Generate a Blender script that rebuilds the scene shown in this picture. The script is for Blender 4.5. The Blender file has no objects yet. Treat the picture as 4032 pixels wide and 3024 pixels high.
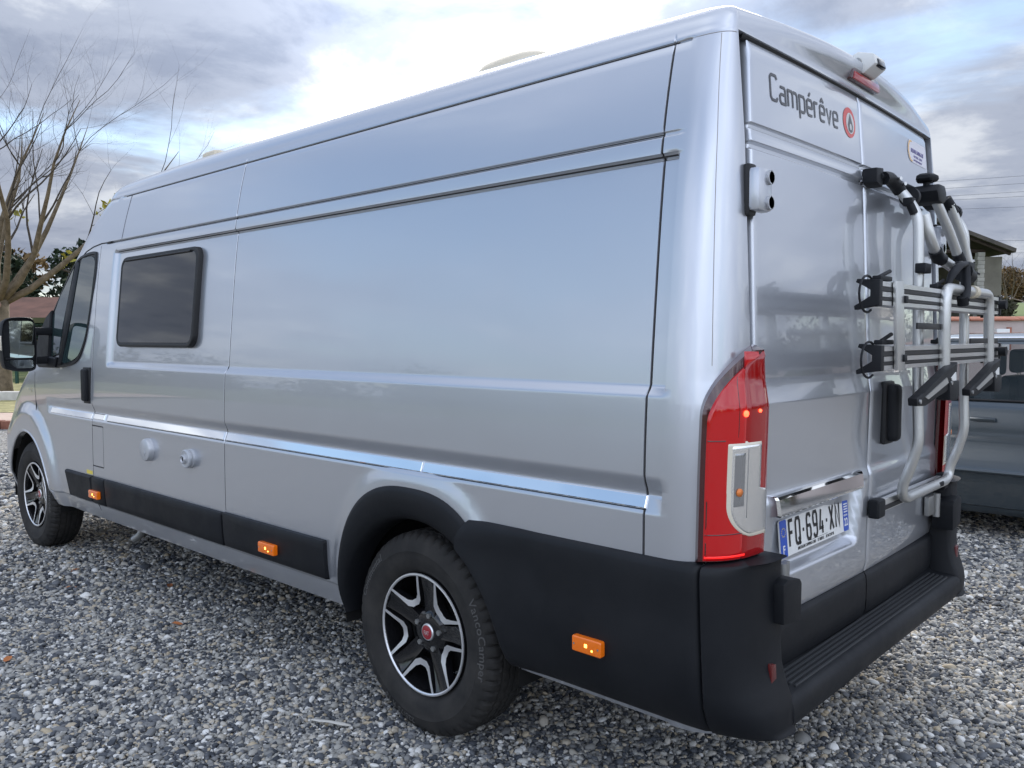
import bpy, bmesh, math, random
import numpy as np
from mathutils import Vector, Matrix

# ------------------------------------------------------------------ camera, sky, sun, exposure
SC = bpy.context.scene
COL = SC.collection
R = math.radians
CAM = Vector((-2.9295, -2.2447, 1.4326))
YAW, PITCH, ROLL = -0.825, -0.0545, -0.0017
cam_data = bpy.data.cameras.new('camera')
cam = bpy.data.objects.new('camera', cam_data)
COL.objects.link(cam)
cam_data.sensor_width = 36.0
cam_data.lens = 3273.63 / 4032 * 36.0
cam_data.clip_start = 0.05
cam_data.clip_end = 3000
cam.matrix_world = (Matrix.Translation(CAM) @ Matrix.Rotation(YAW, 4, 'Z') @ Matrix.Rotation(R(90) + PITCH, 4, 'X')
                    @ Matrix.Rotation(ROLL, 4, 'Z'))
SC.camera = cam

SUN_AZ, SUN_EL = 0.80, R(26)
SUN_DIR = Vector((math.sin(SUN_AZ) * math.cos(SUN_EL), math.cos(SUN_AZ) * math.cos(SUN_EL), math.sin(SUN_EL)))
world = bpy.data.worlds.new('World')
SC.world = world
world.use_nodes = True
wt = world.node_tree
wt.nodes.clear()


def wn(kind, **kw):
    n = wt.nodes.new(kind)
    for k, v in kw.items():
        setattr(n, k, v)
    return n


def wmath(op, a, b=None, clamp=False):
    n = wn('ShaderNodeMath', operation=op, use_clamp=clamp)
    for i, v in enumerate((a, b)):
        if v is None:
            continue
        if isinstance(v, (int, float)):
            n.inputs[i].default_value = v
        else:
            wt.links.new(v, n.inputs[i])
    return n.outputs[0]


def wramp(fac, stops):
    n = wn('ShaderNodeValToRGB')
    cr = n.color_ramp
    cr.interpolation = 'EASE'
    while len(cr.elements) < len(stops):
        cr.elements.new(0.5)
    for e, (p, c) in zip(cr.elements, stops):
        e.position = p
        e.color = (*c, 1) if len(c) == 3 else c
    wt.links.new(fac, n.inputs[0])
    return n.outputs[0]


def wmix(fac, a, b, mode='MIX'):
    n = wn('ShaderNodeMix', data_type='RGBA', blend_type=mode)
    for i, v in ((0, fac), (6, a), (7, b)):
        if isinstance(v, (int, float)):
            n.inputs[i].default_value = v
        elif isinstance(v, tuple):
            n.inputs[i].default_value = (*v, 1)
        else:
            wt.links.new(v, n.inputs[i])
    return n.outputs[2]


tc = wn('ShaderNodeTexCoord')
nrm = wn('ShaderNodeVectorMath', operation='NORMALIZE')
wt.links.new(tc.outputs['Generated'], nrm.inputs[0])
sep = wn('ShaderNodeSeparateXYZ')
wt.links.new(nrm.outputs[0], sep.inputs[0])
up = wmath('ADD', wmath('MAXIMUM', sep.outputs[2], 0.0), 0.17)
comb = wn('ShaderNodeCombineXYZ')
wt.links.new(wmath('DIVIDE', sep.outputs[0], up), comb.inputs[0])
wt.links.new(wmath('DIVIDE', sep.outputs[1], up), comb.inputs[1])


def wnoise(scale, detail, rough, off, dist=0.0):
    ad = wn('ShaderNodeVectorMath', operation='ADD')
    wt.links.new(comb.outputs[0], ad.inputs[0])
    ad.inputs[1].default_value = off
    n = wn('ShaderNodeTexNoise')
    n.inputs['Scale'].default_value = scale
    n.inputs['Detail'].default_value = detail
    n.inputs['Roughness'].default_value = rough
    n.inputs['Distortion'].default_value = dist
    wt.links.new(ad.outputs[0], n.inputs['Vector'])
    return n.outputs[0]


BIG_OFF = (-9.797, -0.183, 8.99)
sky = wn('ShaderNodeTexSky', sky_type='NISHITA')
sky.sun_disc = False
sky.sun_elevation = SUN_EL
sky.sun_rotation = SUN_AZ
sky.air_density = 1.0
sky.dust_density = 0.2
sky.ozone_density = 2.0
sky_c = wmix(1.0, sky.outputs[0], (0.13, 0.13, 0.13), 'MULTIPLY')
dot = wn('ShaderNodeVectorMath', operation='DOT_PRODUCT')
wt.links.new(nrm.outputs[0], dot.inputs[0])
dot.inputs[1].default_value = SUN_DIR
toward = wmath('MAXIMUM', dot.outputs['Value'], 0.0)
glow = wmath('POWER', toward, 40.0)
glow_wide = wmath('POWER', toward, 7.0)
body_n = wnoise(0.85, 9.0, 0.56, (3.1, 7.7, 0.0), 0.35)
big_n = wnoise(0.22, 2.0, 0.5, BIG_OFF)
cover = wramp(wmath('ADD', body_n, wmath('MULTIPLY', wmath('SUBTRACT', big_n, 0.5), 0.9)), [(0.28, (0.12, 0.12, 0.12)), (0.47, (1, 1, 1))])
thick = wnoise(1.9, 8.0, 0.6, (11.3, 2.2, 4.0), 0.3)
cl = wramp(thick, [(0.34, (0.29, 0.33, 0.43)), (0.48, (0.40, 0.44, 0.54)), (0.64, (0.68, 0.71, 0.77))])
away = wmath('POWER', wmath('SUBTRACT', 0.5, wmath('MULTIPLY', dot.outputs['Value'], 0.5)), 1.5)   # front-lit clouds opposite the sun, brightened to lift van and gravel
lit = wmath('ADD', wmath('ADD', wmath('MULTIPLY', glow_wide, 0.16), wmath('MULTIPLY', glow, 0.9)), wmath('ADD', wmath('ADD', wmath('MULTIPLY', away, 1.9), wmath('MULTIPLY', wmath('MAXIMUM', sep.outputs[2], 0.0), 0.75)), 0.40))
litc = wn('ShaderNodeCombineXYZ')
for i, s in enumerate((0.96, 0.985, 1.0)):
    wt.links.new(wmath('MULTIPLY', wmath('SUBTRACT', lit, 0.40), s), litc.inputs[i])
lit_add = wn('ShaderNodeVectorMath', operation='ADD')
wt.links.new(litc.outputs[0], lit_add.inputs[0])
lit_add.inputs[1].default_value = (0.40, 0.40, 0.40)
cloud_c = wmix(1.0, cl, lit_add.outputs[0], 'MULTIPLY')
final = wmix(cover, sky_c, cloud_c)
bg = wn('ShaderNodeBackground')
bg.inputs[1].default_value = 1.0
wt.links.new(final, bg.inputs[0])
wo = wn('ShaderNodeOutputWorld')
wt.links.new(bg.outputs[0], wo.inputs[0])

sun_d = bpy.data.lights.new('sun', 'SUN')
sun_d.energy = 2.6
sun_d.angle = R(38)
sun_d.color = (1.0, 0.93, 0.84)
sun = bpy.data.objects.new('sun', sun_d)
COL.objects.link(sun)
sun.rotation_euler = (-SUN_DIR).to_track_quat('-Z', 'Y').to_euler()
sun.location = (20, 20, 30)

vs = SC.view_settings
vs.view_transform = 'Standard'
vs.look = 'None'
vs.gamma = 1.0
vs.exposure = 0.82
SC.render.engine = 'CYCLES'
SC.cycles.use_denoising = True
SC.cycles.sample_clamp_direct = 2.2
SC.cycles.sample_clamp_indirect = 4.0
SC.cycles.max_bounces = 8
SC.cycles.transparent_max_bounces = 16

rng = random.Random(7)
nrng = np.random.default_rng(11)


# ------------------------------------------------------------------ materials
def material(name, base=(0.5, 0.5, 0.5), rough=0.5, metal=0.0, coat=0.0, coat_rough=0.03, spec=0.5, emit=None, emit_s=0.0,
             trans=0.0, ior=1.45, alpha=1.0):
    m = bpy.data.materials.new(name)
    m.use_nodes = True
    b = m.node_tree.nodes['Principled BSDF']
    b.inputs['Base Color'].default_value = (*base, 1)
    b.inputs['Roughness'].default_value = rough
    b.inputs['Metallic'].default_value = metal
    b.inputs['Coat Weight'].default_value = coat
    b.inputs['Coat Roughness'].default_value = coat_rough
    b.inputs['Specular IOR Level'].default_value = spec
    b.inputs['Transmission Weight'].default_value = trans
    b.inputs['IOR'].default_value = ior
    b.inputs['Alpha'].default_value = alpha
    if emit:
        b.inputs['Emission Color'].default_value = (*emit, 1)
        b.inputs['Emission Strength'].default_value = emit_s
    return m


def nodes_of(m):
    return m.node_tree, m.node_tree.nodes['Principled BSDF']


def tex_noise(nt, scale, detail=4, rough=0.5, coord='Object', stretch=None):
    t = nt.nodes.new('ShaderNodeTexCoord')
    mp = nt.nodes.new('ShaderNodeMapping')
    if stretch:
        mp.inputs['Scale'].default_value = stretch
    n = nt.nodes.new('ShaderNodeTexNoise')
    n.inputs['Scale'].default_value = scale
    n.inputs['Detail'].default_value = detail
    n.inputs['Roughness'].default_value = rough
    nt.links.new(t.outputs[coord], mp.inputs[0])
    nt.links.new(mp.outputs[0], n.inputs['Vector'])
    return n.outputs[0]


def ramp(nt, fac, stops, interp='LINEAR'):
    n = nt.nodes.new('ShaderNodeValToRGB')
    cr = n.color_ramp
    cr.interpolation = interp
    while len(cr.elements) < len(stops):
        cr.elements.new(0.5)
    for e, (p, c) in zip(cr.elements, stops):
        e.position = p
        e.color = (*c, 1)
    nt.links.new(fac, n.inputs[0])
    return n.outputs[0]


def bump(nt, height, strength, dist, b):
    n = nt.nodes.new('ShaderNodeBump')
    n.inputs['Strength'].default_value = strength
    n.inputs['Distance'].default_value = dist
    nt.links.new(height, n.inputs['Height'])
    nt.links.new(n.outputs[0], b.inputs['Normal'])


def mottled(name, c0, c1, scale, rough=0.7, bump_s=0.0, bump_d=0.002, detail=5, metal=0.0, stretch=None, bscale=None, **kw):
    m = material(name, rough=rough, metal=metal, **kw)
    nt, b = nodes_of(m)
    f = tex_noise(nt, scale, detail, 0.6, stretch=stretch)
    nt.links.new(ramp(nt, f, [(0.3, c0), (0.7, c1)]), b.inputs['Base Color'])
    if bump_s:
        h = tex_noise(nt, bscale or scale * 4, 3, 0.6, stretch=stretch)
        bump(nt, h, bump_s, bump_d, b)
    return m


def soiled(m, scale, lo, hi, stretch=None):
    nt, b = nodes_of(m)
    f = tex_noise(nt, scale, 5, 0.65, stretch=stretch)
    nt.links.new(ramp(nt, f, [(0.3, (lo,) * 3), (0.75, (hi,) * 3)]), b.inputs['Roughness'])
    return m


M = {}
M['paint'] = soiled(material('silver_paint', (0.54, 0.56, 0.60), 0.3, 0.78, coat=1.0, coat_rough=0.02), 3.0, 0.29, 0.33)
_nt, _b = nodes_of(M['paint'])
bump(_nt, tex_noise(_nt, 1.7, 1, 0.4), 0.12, 0.006, _b)
M['plastic'] = mottled('black_plastic', (0.003, 0.004, 0.0062), (0.011, 0.012, 0.0145), 2.2, rough=0.55, spec=0.36, bump_s=0.25, bump_d=0.0006, bscale=900)
soiled(M['plastic'], 5.0, 0.44, 0.66)
M['gloss_black'] = material('gloss_black', (0.008, 0.008, 0.009), 0.12, coat=0.5)
M['seal'] = material('rubber_seal', (0.012, 0.012, 0.013), 0.5)
M['tyre'] = mottled('tyre_rubber', (0.010, 0.010, 0.010), (0.034, 0.031, 0.028), 9.0, rough=0.8, bump_s=0.1, bscale=300)
M['tyre_text'] = material('tyre_lettering', (0.085, 0.083, 0.080), 0.7)
M['chrome'] = material('chrome', (0.86, 0.87, 0.88), 0.04, 1.0)
M['alu'] = soiled(material('brushed_aluminium', (0.66, 0.66, 0.655), 0.34, 1.0), 30, 0.28, 0.45)
M['alu_paint'] = material('anodised_tube', (0.60, 0.60, 0.58), 0.36, 0.85)
M['machined'] = material('machined_alloy', (0.86, 0.86, 0.87), 0.40, 0.9)
M['dark_glass'] = material('tinted_acrylic', (0.008, 0.010, 0.014), 0.03, spec=0.55)
M['cab_glass'] = material('cab_glass', (0.020, 0.036, 0.038), 0.02, spec=0.9)
M['mirror'] = material('mirror_glass', (0.40, 0.44, 0.44), 0.02, 1.0)
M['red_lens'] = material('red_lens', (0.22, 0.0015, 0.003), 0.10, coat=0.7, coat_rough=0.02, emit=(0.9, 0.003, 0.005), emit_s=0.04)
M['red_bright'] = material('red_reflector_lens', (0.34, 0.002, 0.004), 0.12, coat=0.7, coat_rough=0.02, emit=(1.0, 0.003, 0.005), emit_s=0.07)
M['red_dark'] = material('dark_red_edge', (0.05, 0.003, 0.005), 0.12, coat=1.0)
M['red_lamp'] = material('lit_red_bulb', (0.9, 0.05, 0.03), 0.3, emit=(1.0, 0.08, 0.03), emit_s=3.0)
M['clear_lens'] = material('clear_lens', (0.92, 0.92, 0.91), 0.22, 0.95, coat=1.0, coat_rough=0.02)
M['clear_dark'] = material('clear_lens_recess', (0.34, 0.345, 0.35), 0.12, 0.7, coat=0.8)
M['cream_lens'] = material('cream_lens_edge', (0.68, 0.62, 0.50), 0.15, coat=1.0)
M['amber_dim'] = material('unlit_amber_bulb', (0.75, 0.22, 0.05), 0.3)
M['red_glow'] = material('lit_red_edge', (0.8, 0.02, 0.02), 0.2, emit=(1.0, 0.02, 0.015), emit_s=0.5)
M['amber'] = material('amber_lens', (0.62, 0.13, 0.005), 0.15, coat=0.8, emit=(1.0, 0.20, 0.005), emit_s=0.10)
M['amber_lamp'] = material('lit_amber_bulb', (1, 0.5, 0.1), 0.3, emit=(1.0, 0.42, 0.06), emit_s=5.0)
M['white_plate'] = material('plate_white', (0.78, 0.78, 0.76), 0.35, coat=0.3)
M['plate_blue'] = material('plate_blue', (0.012, 0.075, 0.45), 0.35, coat=0.3)
M['plate_black'] = material('plate_black', (0.012, 0.012, 0.014), 0.4)
M['white'] = material('white_plastic', (0.75, 0.75, 0.72), 0.4)
M['yellow'] = material('yellow_print', (0.75, 0.6, 0.10), 0.5)
M['text_grey'] = material('grey_lettering', (0.045, 0.047, 0.055), 0.35, coat=0.3)
M['logo_red'] = material('logo_red', (0.62, 0.045, 0.035), 0.35, coat=0.3)
M['logo_pale'] = material('logo_pale', (0.62, 0.60, 0.58), 0.35)
M['sticker'] = material('sticker_white', (0.70, 0.68, 0.72), 0.4)
M['sticker_orange'] = material('sticker_orange', (0.80, 0.50, 0.20), 0.4)
M['sticker_blue'] = material('sticker_blue', (0.14, 0.12, 0.30), 0.4)
M['rib'] = material('pale_step_rib', (0.035, 0.037, 0.040), 0.45)  # ribs a little lighter than the rest of the step
M['red_dark2'] = material('dull_red_reflector', (0.10, 0.006, 0.006), 0.3, coat=0.4)
M['joint'] = material('dusty_joint', (0.34, 0.31, 0.29), 0.8)
M['groove_dark'] = material('dark_groove_fill', (0.030, 0.028, 0.028), 0.7)  # dark fill for seams; in the pressed grooves it stands for shade
M['under'] = material('underbody', (0.008, 0.008, 0.008), 0.9)
M['steel'] = material('dull_steel', (0.35, 0.35, 0.34), 0.45, 0.8)
M['badge'] = material('red_badge', (0.30, 0.02, 0.03), 0.25, coat=0.8)
M['beige_plastic'] = material('aged_vent_plastic', (0.62, 0.55, 0.42), 0.5)
M['silver_plastic'] = material('silver_plastic', (0.50, 0.51, 0.53), 0.38, 0.4)


# ------------------------------------------------------------------ mesh helpers
def link_mesh(name, verts, faces, mat, parent=None, smooth=True, mat_idx=None):
    me = bpy.data.meshes.new(name)
    me.from_pydata([tuple(v) for v in verts], [], [tuple(f) for f in faces])
    mats = mat if isinstance(mat, (list, tuple)) else [mat]
    for m in mats:
        me.materials.append(m)
    if mat_idx is not None:
        me.polygons.foreach_set('material_index', np.asarray(mat_idx, dtype=np.int32))
    me.polygons.foreach_set('use_smooth', np.full(len(me.polygons), smooth))
    me.update()
    o = bpy.data.objects.new(name, me)
    COL.objects.link(o)
    if parent:
        o.parent = parent
    return o


def from_bm(name, bm, mat, parent=None, smooth=False):
    me = bpy.data.meshes.new(name)
    bmesh.ops.recalc_face_normals(bm, faces=bm.faces)
    bm.to_mesh(me)
    bm.free()
    me.materials.append(mat)
    me.polygons.foreach_set('use_smooth', np.full(len(me.polygons), smooth))
    o = bpy.data.objects.new(name, me)
    COL.objects.link(o)
    if parent:
        o.parent = parent
    return o


def sharp(o, deg=35):
    o.data.polygons.foreach_set('use_smooth', np.full(len(o.data.polygons), True))
    o.data.set_sharp_from_angle(angle=R(deg))
    return o


def empty(name, loc=(0, 0, 0), rz=0.0):
    o = bpy.data.objects.new(name, None)
    COL.objects.link(o)
    o.location = loc
    o.rotation_euler = (0, 0, rz)
    o.empty_display_size = 0.2
    return o


def tag(o, label=None, cat=None, group=None, kind=None):
    if label:
        o['label'] = label
    if cat:
        o['category'] = cat
    if group:
        o['group'] = group
    if kind:
        o['kind'] = kind
    return o


def box_bm(c, s, bevel=0.0, seg=2, rot=None, bm=None):
    """c centre, s full size"""
    own = bm or bmesh.new()
    t = bmesh.new()
    bmesh.ops.create_cube(t, size=1.0)
    bmesh.ops.scale(t, vec=Vector(s), verts=t.verts)
    if bevel:
        bmesh.ops.bevel(t, geom=list(t.edges), offset=bevel, segments=seg, profile=0.6, affect='EDGES')
    mx = Matrix.Translation(Vector(c)) @ (rot.to_4x4() if rot else Matrix.Identity(4))
    bmesh.ops.transform(t, matrix=mx, verts=t.verts)
    me = bpy.data.meshes.new('tmp')
    t.to_mesh(me)
    t.free()
    own.from_mesh(me)
    bpy.data.meshes.remove(me)
    return own


def box(name, c, s, mat, parent=None, bevel=0.0, seg=2, rot=None):
    return sharp(from_bm(name, box_bm(c, s, bevel, seg, rot), mat, parent))


def rounded(path, rad=0.03, n=5):
    """round the corners of a polyline"""
    P = [Vector(p) for p in path]
    out = [P[0]]
    for a, b, c in zip(P, P[1:], P[2:]):
        d0, d1 = (a - b), (c - b)
        r = min(rad, d0.length * 0.45, d1.length * 0.45)
        p0, p1 = b + d0.normalized() * r, b + d1.normalized() * r
        for i in range(n + 1):
            t = i / n
            out.append(p0 * (1 - t) ** 2 + b * 2 * t * (1 - t) + p1 * t * t)
    out.append(P[-1])
    return out


def tube_geo(path, rad, n=10, cap=True, flat=1.0):
    P = [Vector(p) for p in path]
    rads = rad if isinstance(rad, (list, tuple)) else [rad] * len(P)
    verts, faces = [], []
    t0 = (P[1] - P[0]).normalized()
    ref = Vector((0, 0, 1)) if abs(t0.z) < 0.9 else Vector((1, 0, 0))
    u = t0.cross(ref).normalized()
    for i, p in enumerate(P):
        if i == 0:
            t = t0
        elif i == len(P) - 1:
            t = (P[i] - P[i - 1]).normalized()
        else:
            t = ((P[i + 1] - P[i]).normalized() + (P[i] - P[i - 1]).normalized())
            t = t.normalized() if t.length > 1e-6 else (P[i + 1] - P[i]).normalized()
        u = (u - t * u.dot(t)).normalized()
        w = t.cross(u)
        for k in range(n):
            a = 2 * math.pi * k / n
            verts.append(p + (u * math.cos(a) + w * math.sin(a) * flat) * rads[i])
    for i in range(len(P) - 1):
        for k in range(n):
            k2 = (k + 1) % n
            faces.append((i * n + k, i * n + k2, (i + 1) * n + k2, (i + 1) * n + k))
    if cap:
        faces.append(tuple(range(n - 1, -1, -1)))
        faces.append(tuple(range((len(P) - 1) * n, len(P) * n)))
    return verts, faces


def tube(name, path, rad, mat, parent=None, n=10, flat=1.0):
    v, f = tube_geo(path, rad, n, flat=flat)
    return sharp(link_mesh(name, v, f, mat, parent), 50)


def lathe_x(name, prof, mat, parent=None, n=64, smooth_deg=35, full=True):
    """profile of (radius, x) turned about the x axis"""
    verts, faces = [], []
    for i in range(n):
        a = 2 * math.pi * i / n
        for r, x in prof:
            verts.append((x, r * math.cos(a), r * math.sin(a)))
    m = len(prof)
    for i in range(n):
        j = (i + 1) % n
        for k in range(m - 1):
            faces.append((i * m + k, i * m + k + 1, j * m + k + 1, j * m + k))
    o = link_mesh(name, verts, faces, mat, parent)
    bm = bmesh.new()
    bm.from_mesh(o.data)
    bmesh.ops.remove_doubles(bm, verts=bm.verts, dist=1e-5)
    bmesh.ops.recalc_face_normals(bm, faces=bm.faces)
    bm.to_mesh(o.data)
    bm.free()
    return sharp(o, smooth_deg)


def prism(name, poly, axis, lo, hi, mat, parent=None, bevel=0.0):
    """extrude a 2-D polygon; axis 'x': poly in (y,z); 'y': poly in (x,z); 'z': poly in (x,y)"""
    bm = bmesh.new()

    def P(p, v):
        return {'x': (v, p[0], p[1]), 'y': (p[0], v, p[1]), 'z': (p[0], p[1], v)}[axis]
    a = [bm.verts.new(P(p, lo)) for p in poly]
    b = [bm.verts.new(P(p, hi)) for p in poly]
    n = len(poly)
    bm.faces.new(a)
    bm.faces.new(list(reversed(b)))
    for i in range(n):
        bm.faces.new((a[i], b[i], b[(i + 1) % n], a[(i + 1) % n]))
    if bevel:
        bmesh.ops.bevel(bm, geom=list(bm.edges), offset=bevel, segments=2, profile=0.6, affect='EDGES', clamp_overlap=True)
    return sharp(from_bm(name, bm, mat, parent))


def grid_faces(nu, nv, wrap=False, base=0):
    f = []
    for i in range(nu - 1):
        for j in range(nv if wrap else nv - 1):
            j2 = (j + 1) % nv
            f.append((base + i * nv + j, base + i * nv + j2, base + (i + 1) * nv + j2, base + (i + 1) * nv + j))
    return f


def round_rect(w, h, r, n=5, cx=0.0, cy=0.0):
    pts = []
    for sx, sy, a0 in ((1, 1, 0), (-1, 1, 90), (-1, -1, 180), (1, -1, 270)):
        for i in range(n + 1):
            a = R(a0 + 90 * i / n)
            pts.append((cx + sx * (w / 2 - r) + r * math.cos(a), cy + sy * (h / 2 - r) + r * math.sin(a)))
    return pts


_fonts = {}


def text_data(body, size=1.0, extrude=0.0, align='LEFT', spacing=1.0, weight=0.0):
    cu = bpy.data.curves.new('t', 'FONT')
    cu.body = body
    cu.size = size
    cu.extrude = extrude
    cu.align_x = align
    cu.space_character = spacing
    cu.offset = weight
    cu.resolution_u = 3
    ob = bpy.data.objects.new('t', cu)
    COL.objects.link(ob)
    dg = bpy.context.evaluated_depsgraph_get()
    me = bpy.data.meshes.new_from_object(ob.evaluated_get(dg))
    v = [tuple(p.co) for p in me.vertices]
    f = [tuple(p.vertices) for p in me.polygons]
    bpy.data.meshes.remove(me)
    bpy.data.objects.remove(ob)
    bpy.data.curves.remove(cu)
    return v, f


def text_on(name, body, fn, mat, parent, size, sx=1.0, extrude=0.0006, align='LEFT', spacing=1.0, weight=0.0):
    """fn maps a text point (x, y, h) to a scene point"""
    v, f = text_data(body, size, extrude, align, spacing, weight)
    return link_mesh(name, [fn(x * sx, y, z) for x, y, z in v], f, mat, parent, smooth=False)


def smooth01(a, b, x):
    t = np.clip((x - a) / (b - a), 0, 1)
    return t * t * (3 - 2 * t)


# ------------------------------------------------------------------ ground and gravel
ground_m = mottled('meadow_grass', (0.060, 0.085, 0.022), (0.13, 0.15, 0.045), 0.35, rough=0.95, bump_s=0.6, bump_d=0.05, bscale=9)
lim = 900
gv = [(-lim, -lim, -0.02), (lim, -lim, -0.02), (lim, lim, -0.02), (-lim, lim, -0.02)]
tag(link_mesh('ground', gv, [(0, 1, 2, 3)], ground_m, smooth=False), kind='structure')

gm = material('gravel_bed', rough=0.9)
nt, b = nodes_of(gm)
tcn = nt.nodes.new('ShaderNodeTexCoord')
vor = nt.nodes.new('ShaderNodeTexVoronoi')
vor.inputs['Scale'].default_value = 68
vor.inputs['Randomness'].default_value = 1.0
nt.links.new(tcn.outputs['Object'], vor.inputs['Vector'])
sepc = nt.nodes.new('ShaderNodeSeparateColor')
nt.links.new(vor.outputs['Color'], sepc.inputs[0])
stone_stops = [(0.0, (0.035, 0.040, 0.050)), (0.18, (0.075, 0.082, 0.094)), (0.34, (0.145, 0.150, 0.158)), (0.50, (0.245, 0.240, 0.225)),
               (0.62, (0.335, 0.325, 0.295)), (0.76, (0.43, 0.42, 0.39)), (0.87, (0.42, 0.345, 0.235)), (0.93, (0.60, 0.59, 0.56)), (1.0, (0.72, 0.71, 0.68))]
stone_c = ramp(nt, sepc.outputs[0], stone_stops)
patch = tex_noise(nt, 1.1, 4, 0.6)
mixd = nt.nodes.new('ShaderNodeMix')
mixd.data_type = 'RGBA'
pm = ramp(nt, patch, [(0.52, (0, 0, 0)), (0.72, (0.6, 0.6, 0.6))])
nt.links.new(pm, mixd.inputs[0])
nt.links.new(stone_c, mixd.inputs[6])
mixd.inputs[7].default_value = (0.115, 0.10, 0.08, 1)
dim = nt.nodes.new('ShaderNodeMix')
dim.data_type = 'RGBA'
dim.blend_type = 'MULTIPLY'
dim.inputs[0].default_value = 1.0
nt.links.new(mixd.outputs[2], dim.inputs[6])
dim.inputs[7].default_value = (0.74, 0.74, 0.74, 1)      # darkened to stand in for self-shadow between the stones
nt.links.new(dim.outputs[2], b.inputs['Base Color'])
bump(nt, vor.outputs['Distance'], -1.0, 0.012, b)
FWD = Vector((math.sin(0.825), math.cos(0.825), 0))
RGT = Vector((math.cos(0.825), -math.sin(0.825), 0))


def at(d, s_, z=0.0):
    """ground frame of the lot: d metres out from its near side, s metres along the far edge"""
    return Vector((CAM.x, CAM.y, 0)) + FWD * d + RGT * s_ + Vector((0, 0, z))


lot = [at(-28, -34)[:2], at(-28, 40)[:2], at(13.3, 40)[:2], at(13.3, -34)[:2]]
tag(link_mesh('gravel_lot', [(x, y, -0.004) for x, y in lot], [tuple(range(len(lot)))], gm, smooth=False), kind='structure')

# loose stones: one mass of instanced pebbles
st = material('pebble_stone', rough=0.75)
nt, b = nodes_of(st)
tone_n = nt.nodes.new('ShaderNodeAttribute')
tone_n.attribute_type = 'INSTANCER'
tone_n.attribute_name = 'tone'
base_c = ramp(nt, tone_n.outputs['Fac'], stone_stops)
vein = tex_noise(nt, 60, 4, 0.6)
mx = nt.nodes.new('ShaderNodeMix')
mx.data_type = 'RGBA'
mx.blend_type = 'MULTIPLY'
mx.inputs[0].default_value = 0.5
nt.links.new(base_c, mx.inputs[6])
nt.links.new(ramp(nt, vein, [(0.35, (0.6, 0.6, 0.6)), (0.65, (1.25, 1.25, 1.25))]), mx.inputs[7])
nt.links.new(mx.outputs[2], b.inputs['Base Color'])


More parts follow.
